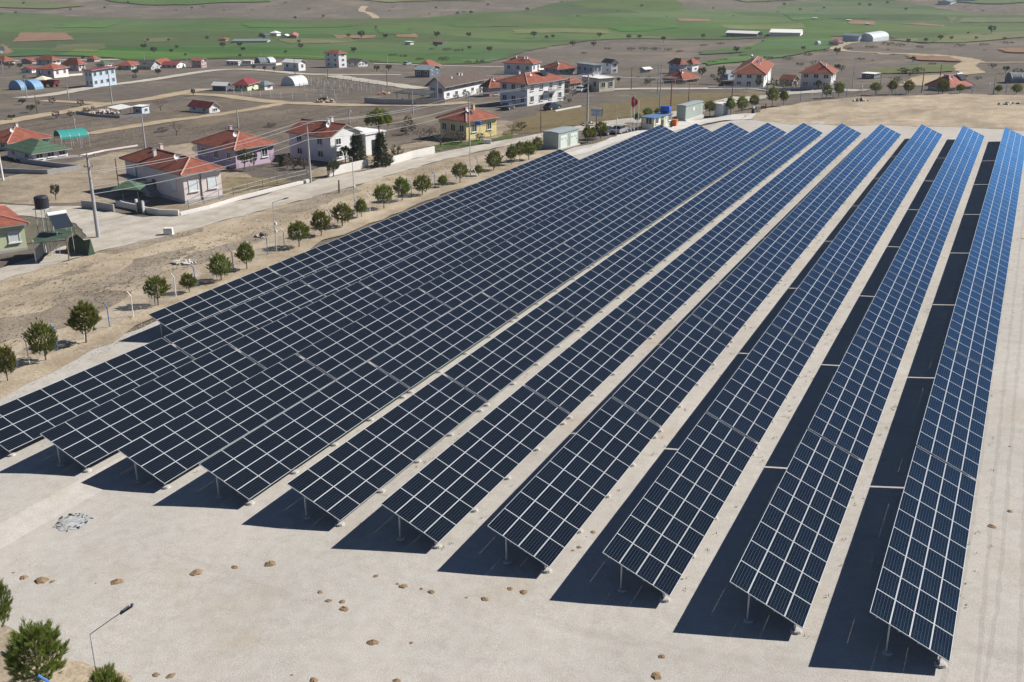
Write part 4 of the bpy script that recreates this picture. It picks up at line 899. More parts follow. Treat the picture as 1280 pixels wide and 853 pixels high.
# arched shelters: tunnels, greenhouses, canopies
tealm = plain('teal_tarpaulin', (.03, .27, .25), rough=.55); filmm = plain('greenhouse_film', (.58, .62, .63), rough=.35); bluet = plain('blue_tarpaulin', (.16, .30, .48), rough=.6); greent = plain('green_canvas', (.05, .085, .055), rough=.7)
def tunnel(label, A, B, wid, hh, m, post=0.0, cat='greenhouse', name='tunnel_greenhouse', open_=False):
    a, b = at(*A), at(*B); d = (b-a).xy; L_ = d.length; th = math.atan2(d.y, d.x); root = thing(name, label, cat, a, th); n = 12; bb = MB()
    pr = [(-wid/2*math.cos(math.pi*i/n), post+hh*math.sin(math.pi*i/n)) for i in range(n+1)]
    for i in range(n):
        (y0, z0), (y1, z1) = pr[i], pr[i+1]
        bb.face([(0, y0, z0), (L_, y0, z0), (L_, y1, z1), (0, y1, z1)], m)
        if open_: bb.face([(0, y0*.985, z0-.04), (0, y1*.985, z1-.04), (L_, y1*.985, z1-.04), (L_, y0*.985, z0-.04)], m)
    if not open_:
        for x in (0, L_): bb.face([(x, y, z) for y, z in pr]+([(x, wid/2, -.5), (x, -wid/2, -.5)] if post or True else []), m)
    if post and not open_:
        for s in (-1, 1): bb.face([(0, s*wid/2, -.5), (L_, s*wid/2, -.5), (L_, s*wid/2, post), (0, s*wid/2, post)], m)
    bb.build('cover', root)
    for k in range(4):
        x = L_*k/3; r_ = MB(); r_.path([(x, y*1.01, z+.01) for y, z in pr], .03, galv, 5); r_.build('hoop', root)
        if open_:
            for s in (-1, 1): p = MB(); p.tube((x, s*wid/2, -.3), (x, s*wid/2, post+.05), .05, .05, galv, 6); p.build('post', root)
    return root
tunnel('teal arched canopy on posts beyond the green-roofed hall', (74, 187), (108, 183), 4.2, 1.3, tealm, 2.0, 'canopy', 'arched_canopy', True)
tunnel('white plastic dome greenhouse in the vineyard', (360, 107.5), (377, 106), 5.5, 2.6, filmm)
tunnel('left blue tarpaulin dome beside the pale pole', (19, 112.5), (26, 112), 6, 2.6, bluet, 0, 'tarpaulin', 'tarpaulin_dome')
tunnel('right blue tarpaulin dome beside the pale pole', (34, 112), (45, 111), 6, 2.6, bluet, 0, 'tarpaulin', 'tarpaulin_dome')
tunnel('green-grey tunnel by the far white shelters', (322, 79), (331, 78.5), 6, 2.2, BLUEG)
tunnel('white tunnel right of the green-grey tunnel far away', (333, 78.5), (340, 78), 6, 2.2, filmm)
tunnel('white arched hall joined to the blue hangar', (1080, 52), (1100, 50.2), 10, 2.8, filmm, 1.6, 'hangar', 'arched_hall')
tunnel('blue-grey tunnel greenhouse cut by the right edge', (1260, 103.5), (1300, 102.5), 5, 1.6, BLUEG, .7)
tunnel('white tent on the bright green field', (1020.5, 57), (1024, 56.8), 4, 2.4, filmm, 0, 'tent', 'field_tent')

# ------------------------------------------------------------------ the site's cabins
kioskm = plain('kiosk_grey_green', (.36, .42, .38), rough=.55, var=.03); kroof = plain('kiosk_roof', (.27, .32, .33), rough=.55, var=.04); kwhite = plain('kiosk_door_white', (.60, .66, .62), rough=.5, var=.03)
creamp = plain('cabin_cream_panel', (.70, .66, .47), rough=.5, var=.03); bluetrim = plain('cabin_blue_trim', (.10, .18, .33), rough=.5)
orange = plain('orange_plastic', (.62, .17, .03), rough=.5); bluep = plain('blue_plastic', (.03, .12, .50), rough=.35)
def box_building(name, label, C, L, R, ey, wm, rm, cat, doors=(), wins=(), plinth=.25, dR=None, dL=None, over=.12, tilt=.0, bands=None):
    c, l, r = at(*C), at(*L), at(*R); a = (r-c).xy; b = (l-c).xy; wR = dR or a.length; wL = dL or b.length
    ta = math.atan2(a.y, a.x); tb = math.atan2(b.y, b.x)-math.pi/2; dd = (tb-ta+math.pi) % (2*math.pi)-math.pi; th = ta+dd*(.0 if dL else b.length/(a.length+b.length))
    eh = hgt(c, ey); ux = Vector((math.cos(th), math.sin(th))); uy = Vector((-ux.y, ux.x)); cen = c.xy+ux*wR/2+uy*wL/2
    0 and print('%-60s R %.1f L %.1f eh %.1f skew %.0f' % (label[:60], wR, wL, eh, math.degrees(dd)))
    root = thing(name, label, cat, (cen.x, cen.y, c.z), th); hx, hy = wR/2, wL/2
    q = MB(); q.box((0, 0, plinth/2-.4), (wR+.5, wL+.5, plinth+.8), concrete); q.build('plinth', root)
    q = MB(); q.box((0, 0, (eh+plinth)/2), (wR, wL, eh-plinth), wm)
    for i in range(1, int(wR/.5)): q.box((-hx+i*.5, -hy-.008, (eh+plinth)/2), (.05, .03, eh-plinth-.1), wm)
    q.build('wall', root)
    q = MB(); x, y = hx+over, hy+over
    vs = [(-x, -y, eh+.004), (x, -y, eh+.004), (x, y, eh+.004), (-x, y, eh+.004), (-x, -y, eh+.16), (x, -y, eh+.16), (x, y, eh+.16), (-x, y, eh+.16), (-x, 0, eh+.16+tilt), (x, 0, eh+.16+tilt)]
    q.mesh(vs, [(3, 2, 1, 0), (0, 1, 5, 4), (2, 3, 7, 6), (4, 5, 9, 8), (6, 7, 8, 9), (1, 2, 6, 9, 5), (3, 0, 4, 8, 7)], rm); q.build('roof', root)
    for f, w, h, m in doors:
        p = Vector((f*wR, -hy, plinth)); n = Vector((0, -1, 0)); q = MB(); q.box((0, -.03, h/2), (w, .07, h), m); o = q.build('door', root, p)
        for s in (-1, 1): q = MB(); q.box((s*w*.25, -.068, h*.72), (w*.3, .02, h*.14), kioskm); q.build('vent', o)
        q = MB(); q.box((w*.42, -.08, h*.5), (.05, .06, .18), dark); q.build('handle', o)
    for face, f, w, h, z in wins:
        if face == 'R': window(root, Vector((f*wR, -hy, z)), Vector((0, -1, 0)), w, h)
        else: window(root, Vector((-hx, -f*wL, z)), Vector((-1, 0, 0)), w, h)
    return root, hx, hy, eh
box_building('transformer_kiosk', 'grey-green kiosk with two white doors beside the end of the short row', (698, 188), (681, 185.5), (719.5, 181), 167.5, kioskm, kroof, 'kiosk', [(-.25, 2.1, 2.0, kwhite), (.25, 2.1, 2.0, kwhite)], tilt=.12)
cab, chx, chy, ceh = box_building('site_cabin', 'cream prefabricated cabin with blue roof trim and open door', (816.5, 163), (802, 162), (839, 158), 148.5, creamp, bluetrim, 'cabin', [(-.02, .9, 2.0, dark), (.2, .9, 2.0, kwhite)], [('R', -.32, 1.1, 1.1, 1.6), ('R', .39, 1.0, 1.1, 1.6), ('L', .1, 1.3, 1.2, 1.6)], .2, over=.2)
for sx in (-1, 1):
    for sy in (-1, 1): q = MB(); q.box((sx*(chx+.012), sy*(chy+.012), ceh/2+.1), (.14, .14, ceh-.25), bluetrim); q.build('corner_trim', cab)
kio, khx, khy, keh = box_building('transformer_kiosk', 'long grey-green kiosk on a concrete base right of the cream cabin', (856.5, 153.5), (844.5, 151), (880, 148), 133.5, kioskm, kroof, 'kiosk', [], [], .55, over=.1, tilt=.1)
q = MB(); q.box((-.3, -khy-.03, keh*.72), (.7, .03, .6), white); q.build('notice_plate', kio)
box_building('guard_booth', 'narrow white booth with a pale blue door among the pines', (902, 146.5), (893, 146), (909.5, 144), 131, plain('booth_white', (.58, .62, .64), rough=.5), WHITER, 'booth', [(.0, 1.3, 2.1, plain('booth_blue_door', (.28, .40, .50), rough=.5))], [], .15, over=.1)
# blue tank on its stand, orange bin
P = at(831, 157); P2 = P; t = thing('water_tank', 'blue water tank on a steel stand behind the cream cabin', 'water tank', P); h0 = hgt(P, 141); r0 = 8.4/ppm(P)/2
q = MB(); q.path([(-.95, 0, h0+r0), (-.85, 0, h0+r0), (.85, 0, h0+r0), (.95, 0, h0+r0)], [r0*.75, r0, r0, r0*.75], bluep, 16); q.build('tank', t, smooth=False)
for sx in (-.6, .6):
    for sy in (-.4, .4): q = MB(); q.tube((sx, sy, -.2), (sx, sy*.8, h0+.1), .05, .05, galv, 6); q.build('leg', t)
q = MB(); q.box((0, 0, h0), (1.6, 1.0, .06), galv); q.build('platform', t)
P = at(843, 158.5); t = thing('plastic_bin', 'orange plastic bin at the corner of the cream cabin', 'bin', P); q = MB(); hh = hgt(P, 150)
q.mesh([(-.42, -.42, 0), (.42, -.42, 0), (.42, .42, 0), (-.42, .42, 0), (-.5, -.5, hh), (.5, -.5, hh), (.5, .5, hh), (-.5, .5, hh)], [(3, 2, 1, 0), (0, 1, 5, 4), (1, 2, 6, 5), (2, 3, 7, 6), (3, 0, 4, 7)], orange); q.build('bin_body', t)
q = MB(); q.box((0, 0, hh+.05), (1.1, 1.1, .09), orange); q.build('lid', t)
# sign board
P = at(745, 173); t = thing('sign_board', 'white project sign board on a blue post above the pines', 'sign', P, .1); zt = hgt(P, 135.5); zb = hgt(P, 145.5); w_ = 14/ppm(P); blu = plain('sign_blue', (.10, .17, .32), rough=.6)
q = MB(); q.box((0, 0, zb/2-.1), (.16, .16, zb+.2), blu); q.build('post', t)
q = MB(); q.box((0, 0, (zt+zb)/2), (w_, .14, zt-zb), plain('sign_white', (.62, .64, .68), rough=.6)); pn = q.build('panel', t)
q = MB(); q.box((w_/2+.04, 0, (zt+zb)/2), (.08, .2, zt-zb), dark); q.build('side_edge', t)
hz = zt-zb; ink = plain('sign_ink', (.16, .17, .22), rough=.6); q = MB()
for k, (x0, x1, z, hh) in enumerate([(-.26, .42, .74, .06), (-.20, .30, .60, .05), (-.10, .12, .38, .055), (-.40, .16, .17, .055)]):
    x = x0
    rq = random.Random(k)
    while x < x1:
        l = rq.uniform(.03, .09); q.box(((x+l/2)*w_, -.075, zb+z*hz), (l*w_, .012, hh*hz), ink); x += l+.02
q.build('lettering', t)
q = MB(); q.box((-.43*w_, -.075, zb+.72*hz), (.08*w_, .012, .2*hz), blu); q.build('emblem', t)
# flags
flagred = plain('flag_red', (.62, .012, .03), rough=.7)
def flagpole(x, y, yt, label, flag=False):
    P = at(x, y); h = hgt(P, yt); t = thing('flagpole', label, 'flagpole', P, 0, 'flagpoles by the cabin'); q = MB(); q.path([(0, 0, -.2), (0, 0, h)], [.07, .045], white, 8); q.build('pole', t)
    q = MB(); q.tube((0, 0, 0), (0, 0, .5), .2, .2, concrete, 10); q.build('base', t)
    q = MB(); q.path([(0, 0, h), (0, 0, h+.08), (0, 0, h+.15)], [.05, .09, .02], galv, 8); q.build('finial', t); return P, h
flagpole(788, 165, 134, 'left bare white flagpole beside the cream cabin'); fp = flagpole(792, 164, 120, 'middle white flagpole that carries the red flag'); flagpole(797.5, 163.5, 127, 'right bare white flagpole beside the cream cabin')
P, h = fp; f = thing('national_flag', 'drooping red flag with white crescent and star', 'flag', (P.x, P.y, P.z+h), .36)
q = MB(); nx, nz = 10, 12; fw, fh = 1.15, 2.1; vs = []
fold = lambda u, v: (u*fw*(.35+.65*math.sin(math.pi*(.12+.76*v)))-fw*.5, .16*math.sin(u*9+v*3)*(.4+v), -.05-v*fh*(1) - .35*abs(u-.5)*2*(1-v) + .35*abs(u-.5)*2*v)
for j in range(nz+1):
    for i in range(nx+1): vs.append(fold(i/nx, j/nz))
q.mesh(vs, [(j*(nx+1)+i, j*(nx+1)+i+1, (j+1)*(nx+1)+i+1, (j+1)*(nx+1)+i) for j in range(nz) for i in range(nx)], flagred); q.build('cloth', f, smooth=True)
def on_flag(pts, off=-.03): return [Vector(fold(u, v))+Vector((0, off, 0)) for u, v in pts]
q = MB(); cr = []
for k in range(13): a = R(50+k*(260/12)); cr.append((.46+.17*math.cos(a), .40+.115*math.sin(a)))
inn = []
for k in range(13): a = R(62+k*(236/12)); inn.append((.50+.135*math.cos(a), .40+.092*math.sin(a)))
for k in range(12): q.face(on_flag([cr[k], cr[k+1], inn[k+1], inn[k]]), white)
q.build('crescent', f)
q = MB(); st = [(.66+(.075 if k % 2 == 0 else .03)*math.cos(R(180+36*k)), .40+(.05 if k % 2 == 0 else .02)*math.sin(R(180+36*k))) for k in range(10)]
ce = on_flag([(.66, .40)])[0]; sv = on_flag(st)
for k in range(10): q.face([ce, sv[k], sv[(k+1) % 10]], white)
q.build('star', f)
# cars
tyre = plain('tyre', (.02, .02, .022), rough=.85)
def car(x, y, ang, label, paint, L_=4.3):
    P = at(x, y); t = thing('parked_car', label, 'car', P, ang); W_ = 1.72; s = L_/4.3
    prof = [(-2.1, .38), (-2.12, .75), (-1.85, .92), (-1.1, .98), (1.15, .98), (1.95, .82), (2.12, .6), (2.1, .36), (1.72, .30), (-1.72, .30)]
    q = MB(); n = len(prof); vs = [(a*s, sy*(W_/2-(.06 if z > .9 else 0)), z) for sy in (-1, 1) for a, z in prof]
    q.mesh(vs, [tuple(range(n-1, -1, -1)), tuple(range(n, 2*n))]+[(i, (i+1) % n, n+(i+1) % n, n+i) for i in range(n)], paint); q.build('body', t)
    cab_ = [(-1.75, .96), (-1.2, 1.40), (.15, 1.44), (.95, .97)]; q = MB(); vs = [(a*s, sy*(W_/2-(.1 if z < 1 else .24)), z) for sy in (-1, 1) for a, z in cab_]
    q.mesh(vs, [(3, 2, 1, 0), (4, 5, 6, 7), (0, 1, 5, 4), (2, 3, 7, 6)], glass); q.build('window', t)
    q = MB(); q.box((-.52*s, 0, 1.44), (1.42*s, W_-.46, .05), paint); q.build('roof', t)
    for sx in (-1.32, 1.30):
        for sy in (-1, 1):
            q = MB(); q.tube((sx*s, sy*(W_/2-.18), .32), (sx*s, sy*(W_/2+.02), .32), .32, .32, tyre, 14); o = q.build('wheel', t); q = MB(); q.tube((sx*s, sy*(W_/2+.021), .32), (sx*s, sy*(W_/2+.035), .32), .2, .18, galv, 10); q.build('rim', o)
    for sy in (-1, 1):
        q = MB(); q.box((2.06*s, sy*.62, .68), (.1, .34, .13), trim); q.build('headlight', t); q = MB(); q.box((-2.1*s, sy*.66, .76), (.08, .26, .16), flagred); q.build('taillight', t)
    return t
silver = plain('silver_paint', (.42, .46, .49), rough=.28, metal=.5); navy = plain('navy_paint', (.025, .035, .055), rough=.3); wcar = plain('white_car_paint', (.70, .70, .70), rough=.3)
rd = at(790, 160)-at(752, 169); ra = math.atan2(rd.y, rd.x)
car(775, 166.5, ra+.15, 'silver car parked behind the mast next to the flagpoles', silver); car(759, 168, ra+.1, 'dark car half hidden behind the sign pines', navy)
car(745, 113, ra-.1, 'silver car parked at the side of the cream bungalow', silver); car(736, 114, ra, 'dark car parked left of the cream bungalow', navy); car(727, 115, ra+.2, 'white car parked between the lodge and cream bungalow', wcar)
car(690, 137, ra, 'dark car in front of the big white house', navy); car(635, 137, ra+.3, 'dark vehicle in the shade of the big white house', navy)
car(509, 81.5, ra+.2, 'pale car on the far road before the green field', silver)
# ------------------------------------------------------------------ other trees and shrubs
twig = mat('bare_twigs', [(.10, .08, .07), (.155, .125, .11), (.20, .165, .15)], scale=3, rough=.95)
scrub = leafmat('scrub_leaves', (.045, .05, .032), (.07, .075, .045), (.10, .10, .06))
def branchy(b, p, d, l, r, depth, rr, m, up=.25):
    q = p+d*l; b.path([p, p.lerp(q, .5)+Vector((rr.gauss(0, .04), rr.gauss(0, .04), 0))*l, q], [r, r*.8, r*.55], m, 5 if depth > 1 else 4)
    if depth == 0: return
    for k in range(rr.choice([2, 3, 3])):
        nd = (d+Vector((rr.gauss(0, .55), rr.gauss(0, .55), rr.gauss(up, .3)))).normalized()
        branchy(b, p.lerp(q, rr.uniform(.55, 1)), nd, l*rr.uniform(.58, .82), r*.55, depth-1, rr, m, up)
def bare_proto(seed, depth=5):
    rr = random.Random(seed); t = thing('bare_tree', 'x', 'tree', group='leafless trees of the village'); b = MB(); b.path([(0, 0, -.06), (0, 0, .12), (.015, 0, .26)], [.03, .024, .02], greybark, 7); b.build('trunk', t)
    b = MB()
    for k in range(5): a = k*1.26+rr.uniform(-.3, .3); branchy(b, Vector((.012, 0, .2+.02*k)), Vector((math.cos(a)*.75, math.sin(a)*.75, .7)).normalized(), .24, .013, depth-1, rr, twig)
    b.build('crown', t); return t
def clumps(b, pts, m, rr, n, s, flat=.5):
    for p, r in pts:
        for k in range(n):
            v = Vector((rr.gauss(0, 1), rr.gauss(0, 1), rr.gauss(0, 1))).normalized()*r*rr.uniform(.4, 1)**.6
            a = Vector((rr.gauss(0, 1), rr.gauss(0, 1), rr.gauss(0, 1))).normalized(); c = a.cross(Vector((rr.gauss(0, 1), rr.gauss(0, 1), rr.gauss(0, 1)))).normalized(); l = s*rr.uniform(.6, 1.4)
            o = p+v; b.face([o-a*l, o-c*l*flat, o+a*l, o+c*l*flat], m)
def round_proto(seed, m, name='broad_tree', trunk=.3, w=.5, n=34, k=46, cat='tree'):
    rr = random.Random(seed); t = thing(name, 'x', cat); b = MB(); b.path([(0, 0, -.06), (0, 0, trunk), (.02, .01, .7)], [.04, .03, .012], greybark, 6)
    pts = []
    for i in range(k):
        a = rr.uniform(0, 6.28); e = rr.uniform(-.75, 1); f = rr.uniform(.45, 1)**.5
        pts.append((Vector((math.cos(a)*w*.78*f*math.sqrt(1-e*e*.8), math.sin(a)*w*.78*f*math.sqrt(1-e*e*.8), trunk+(1-trunk)*.5+e*f*(1-trunk)*.42)), rr.uniform(.06, .13)))
    for p, r in pts[::4]: b.path([(0, 0, trunk*.9), p*.5+Vector((0, 0, trunk*.4)), p], [.012, .008, .004], greybark, 4)
    b.build('trunk', t); b = MB(); clumps(b, pts, m, rr, n, .035); b.build('crown', t); return t
def spruce_proto(seed, w=.26):
    rr = random.Random(seed); t = thing('conifer_tree', 'x', 'tree'); b = MB(); b.path([(0, 0, -.05), (0, 0, .95)], [.03, .005], barkm, 6); cb = MB(); pts = []
    for i in range(24):
        z = .08+.86*i/24
        for k in range(7):
            a = k*.9+i*.7+rr.uniform(-.2, .2); L_ = w*(1-(z-.05)*.98)*rr.uniform(.6, 1.15)
            for s in (.35, .6, .85, 1.0):
                pts.append((Vector((math.cos(a)*L_*s, math.sin(a)*L_*s, z-.06*s+rr.uniform(-.015, .015))), Vector((math.cos(a), math.sin(a), rr.uniform(-.1, .6)))))
            b.path([(0, 0, z), (math.cos(a)*L_, math.sin(a)*L_, z-.05)], [.006, .002], barkm, 4)
    shoots(cb, pts, darkpine, rr, ln=.07, nb=9, w=.018, splay=.8); b.build('trunk', t); cb.build('crown', t); return t
def umbrella_proto(seed):
    rr = random.Random(seed); t = thing('umbrella_pine', 'x', 'tree'); b = MB(); b.path([(0, 0, -.05), (.01, 0, .4), (0, .01, .8)], [.025, .018, .01], barkm, 7); cb = MB(); pts = []
    for i in range(420):
        a = rr.uniform(0, 6.28); f = rr.random()**.5; z = .70+.27*math.sqrt(max(0, 1-f*f))*rr.uniform(.2, 1)+rr.uniform(-.04, .03)
        pts.append((Vector((math.cos(a)*f*.21, math.sin(a)*f*.21, z)), Vector((math.cos(a)*f*.8, math.sin(a)*f*.8, .8))))
    for k in range(9): a = k*.7; b.path([(0, 0, .66), (math.cos(a)*.1, math.sin(a)*.1, .74), (math.cos(a)*.18, math.sin(a)*.18, .82)], [.008, .006, .003], barkm, 5)
    shoots(cb, pts, pinem, rr, ln=.07, nb=12, w=.016); b.build('trunk', t); cb.build('crown', t); return t
BARE = [bare_proto(2), bare_proto(9)]; SPR = spruce_proto(4); UMB = umbrella_proto(6)
RND = [round_proto(11, darkpine), round_proto(13, scrub, 'broad_tree', .25)]; OLV = round_proto(17, olive, 'olive_tree', .25, .5)
BSH = [round_proto(19, scrub, 'shrub', .05, .6, 30, 30, 'shrub'), round_proto(23, darkpine, 'shrub', .04, .6, 30, 30, 'shrub')]
TWB = round_proto(29, twig, 'bare_shrub', .06, .6, 40, 34, 'shrub')
def tree(pr, x, y, t, w, lab, group=None):
    P = at(x, y); h = hgt(P, t); wd = w/ppm(P); base = {id(UMB): .46, id(SPR): .52}.get(id(pr), 1.0 if pr in RND+BSH+[OLV, TWB] else (.95 if pr in BARE else .74))
    o = place(pr, P, rr.uniform(0, 6), (wd/base, wd/base, h), lab, group); return o
for a in [(UMB, 475, 200, 137, 30, 'tall umbrella pine rising behind the white gabled house'), (SPR, 477, 208, 162, 24, 'dark pointed conifer in front of the tall umbrella pine'), (SPR, 447, 205, 164, 24, 'dark pointed conifer hiding the corner of the white gabled house'), (RND[0], 432, 205, 182, 18, 'round dark evergreen left of the pointed conifer'), (OLV, 417, 221, 200, 20, 'small olive tree behind the low white wall'), (BSH[1], 428, 215, 203, 9, 'dark little bush beside the small olive tree'), (BSH[0], 486, 207, 193, 16, 'reddish dark bush at the foot of the pointed conifer'), (BSH[0], 497, 200, 180, 18, 'loose shrub right of the umbrella pine'),
 (OLV, 306, 212, 185, 20, 'dusky olive tree hiding the window of the lilac house'), (OLV, 318, 213, 186, 12, 'slim olive tree right beside the dusky olive tree'), (BARE[0], 340, 207, 186, 14, 'leafless pinkish tree at the right end of the lilac house'), (SPR, 353, 208, 193, 9, 'small dark cypress between lilac and white houses'), (TWB, 367, 212, 198, 16, 'bare shrub left of the concrete pole in the garden'), (TWB, 381, 211, 200, 14, 'bare shrub right below the wall of the white gabled house'),
 (BARE[1], 201, 139, 119, 24, 'leafless spreading tree right of the junk yard'), (BARE[0], 221, 170, 147, 22, 'leafless tree standing alone above the pink house roof'), (TWB, 339, 159, 153, 15, 'brown bush in the grey field right of the lilac house roof'), (TWB, 204, 165, 159, 16, 'low brown bush left of the lone leafless tree'), (RND[0], 39, 141, 131, 13, 'round dark bush beside the track at far left'), (RND[1], 70, 250, 229, 15, 'young green tree beside the black water tank'), (BSH[0], 80, 172, 165, 11, 'yellow-green bush behind the teal canopy'), (BARE[0], 20, 203, 186, 16, 'leafless tree at the left end of the green-roofed hall'),
 (BARE[1], 524, 178, 153, 26, 'leafless tree at the left of the thicket by the yellow house'), (BARE[0], 537, 176, 152, 26, 'leafless tree second from left in the thicket'), (BARE[1], 551, 183, 150, 34, 'largest leafless tree before the yellow house wall'), (BARE[0], 566, 178, 157, 24, 'leafless tree touching the shaded wall of the yellow house'), (TWB, 576, 180, 163, 16, 'bare shrub at the near corner of the yellow house'), (BARE[0], 613, 172, 158, 14, 'thin leafless tree before the lit wall of the yellow house'), (TWB, 600, 176, 166, 12, 'small bare shrub below the blue tank of the yellow house'), (BARE[1], 640, 168, 147, 24, 'pale leafless tree right of the yellow house'), (TWB, 652, 163, 152, 14, 'bare shrub beside the pale leafless tree'), (TWB, 508, 168, 156, 22, 'tangled bare shrub left of the thicket'),
 (BSH[0], 583, 122, 113, 12, 'green shrub before the white front of the brown-roofed house'), (BSH[1], 600, 120, 110, 11, 'darker shrub at the right end of the brown-roofed house'), (BSH[0], 570, 124, 117, 9, 'low shrub by the balcony of the brown-roofed house'), (BSH[0], 716, 120, 112, 13, 'bare brown shrub between lodge and bungalow'), (RND[0], 773, 105, 96, 6, 'small dark tree right of the cream bungalow'), (BSH[0], 812, 104, 95, 15, 'shrub heap above the village road near the twin poles'), (RND[0], 901, 105, 82, 13, 'tall dark conifer left of the white villa'), (RND[0], 877, 98, 84, 13, 'dark tree right of the twin red-roofed pair'), (OLV, 948, 110, 97, 11, 'olive tree before the door side of the white villa'), (BSH[1], 967, 110, 99, 13, 'dark shrub at the lit end of the white villa'), (BSH[0], 979, 110, 97, 13, 'shrub between white villa and grey house'), (BSH[1], 991, 111, 100, 10, 'dark shrub touching the grey house'), (OLV, 1023, 112, 100, 10, 'small olive tree before the grey house front'), (RND[0], 1046, 90, 80, 9, 'dark tree at the slope behind the grey house')]:
    tree(*a)
midt = [(169.5, 95, 86, 10), (198, 94.5, 85.5, 9), (182, 87, 78, 5), (12, 86, 77, 14), (25, 87, 79, 8), (104, 76, 69, 6), (317.6, 88.5, 81, 6), (331, 89.5, 82, 6), (343, 90, 83, 6), (471, 90, 81, 10), (486, 90, 81, 10), (105, 92, 84, 5), (60, 92, 86, 6), (15, 150, 143, 12), (28, 131, 124, 12), (150, 90, 84, 5), (242, 121, 111, 7), (365, 79, 75, 5)]
for i, (x, y, t, w) in enumerate(midt): tree(RND[i % 2], x, y, t, w, 'dark round little tree among the far village houses and tracks', 'small trees of the far village')
vall = [(20, 18, 4), (131, 12, 4), (180, 62.5, 9), (193, 68, 10), (214, 66.5, 6), (221, 62, 6), (185, 53, 5), (211, 53, 5), (259, 51, 6), (279, 61, 9), (300, 59.5, 8), (304, 65, 7), (357, 68, 5), (376, 62, 9), (374, 55, 6), (436, 48, 7), (452, 49, 12), (482, 49, 8), (546, 48, 10), (586, 47.5, 8), (442, 67, 9), (587, 63, 6), (612, 66, 9), (369, 25, 5), (404, 23, 5), (572, 19, 5), (589, 19, 6), (659, 15, 6), (667, 48.5, 10), (683, 50, 6), (691, 49, 6), (749, 48, 8), (786, 50, 8), (799, 50, 7), (829, 53, 8), (716, 59, 9), (742, 59, 8), (879, 49, 7), (920, 67, 10), (950, 47.5, 8), (802, 10, 5), (1239, 43, 12), (1175, 52, 9), (1157, 54, 7), (1189, 51, 6), (1135, 55, 7), (1046, 69, 11), (1004, 64, 7), (1141, 78, 8), (1257, 92, 10), (1074, 8, 5), (1087, 9, 5), (1109, 6, 5), (1132, 14, 5), (88, 14, 4), (545, 12, 4), (610, 8, 4), (240, 12, 4), (30, 6, 4), (160, 5, 4), (330, 50, 6), (300, 72, 5), (232, 71, 5), (470, 36, 4), (545, 60, 5), (1220, 50, 5), (1255, 52, 6), (1210, 43, 4), (980, 8, 5), (1000, 14, 4), (1030, 12, 4)]
for x, y, w in vall: tree(RND[(int(x)+1) % 2], x, y, y-w*.95, w, 'dark round tree dotted over the wide green valley floor', 'trees dotted over the valley')
scr = [(1127.5, 92.5, 14, 9), (1136.5, 95, 13, 9), (1147.5, 92, 14, 9), (1122, 103, 11, 8), (1052, 88.5, 10, 8), (1272, 93, 15, 8), (789, 63, 12, 4), (805, 62.5, 14, 4), (820, 63, 16, 4), (835, 64, 12, 4), (850, 65.5, 12, 3), (555, 76.5, 15, 6), (525, 76, 12, 4), (492, 71, 14, 4), (504, 72, 12, 4), (560, 64, 14, 4), (574, 65, 14, 4), (540, 63, 9, 3), (600, 79, 14, 5), (585, 79.5, 10, 4), (870, 75, 12, 4), (890, 79, 14, 3), (905, 76, 12, 3), (930, 71, 14, 3), (960, 74, 14, 4), (985, 75, 16, 4), (1010, 70, 14, 4), (1030, 65, 12, 3), (1060, 62, 14, 3), (1090, 60, 18, 3), (1110, 56, 18, 4), (1125, 58, 14, 4), (1150, 60, 12, 3), (1200, 58, 16, 3), (1230, 57, 14, 3), (1260, 55, 16, 3), (1075, 75, 14, 3), (1020, 80, 14, 4), (1000, 82, 12, 4), (860, 84, 10, 3), (760, 62, 12, 3), (730, 68, 9, 3), (880, 58, 12, 3), (900, 56, 12, 3), (935, 62, 10, 3), (1165, 82, 10, 4), (1240, 85, 12, 6), (1222, 100, 10, 5), (1205, 97, 10, 4)]
for i, (x, y, w, h_) in enumerate(scr): tree(BSH[i % 2], x, y, y-h_, w, 'low dark scrub bush on the bare slopes before the valley', 'scrub on the bare slopes')
rq = random.Random(5)
for i in range(40):
    x, y = rq.uniform(0, 1280), rq.choice([rq.uniform(2, 22), rq.uniform(2, 22), rq.uniform(54, 100)])
    if 22 < y and (x < 690 or 905 < x < 1060): continue
    tree(BSH[i % 2], x, y, y-rq.uniform(1.3, 2.6), rq.uniform(3, 6), 'tiny dark shrub dotted on the brown hillsides', 'shrubs dotted on the hillsides')

# ------------------------------------------------------------------ earth mounds, ash, rubble
moundm = mat('mound_earth', [(.22, .15, .09), (.30, .21, .13), (.37, .27, .18)], scale=3, detail=8, rough=.97, spec=.08, speck=.25, sscale=14, bump=.6, bscale=12)
def lump(seed, m, name, n=14, lv=6, rough=.3):
    rr = random.Random(seed); b = MB(); vs = []
    for j in range(lv):
        f = j/(lv-1); r = (1-f**1.7)
        for i in range(n):
            a = 6.283*i/n; nz = noise.noise((math.cos(a)*1.7+seed, math.sin(a)*1.7, f*2))
            q = r*(1+rough*nz*1.6); vs.append((q*math.cos(a), q*math.sin(a), f*(1+.25*nz)-.08*(j == 0)))
    fs = [(j*n+i, j*n+(i+1) % n, (j+1)*n+(i+1) % n, (j+1)*n+i) for j in range(lv-1) for i in range(n)]+[tuple(range((lv-1)*n, lv*n))]
    b.mesh(vs, fs, m); return b.data(name)
LM = [lump(s, moundm, 'earth_mound') for s in (1, 4, 9)]
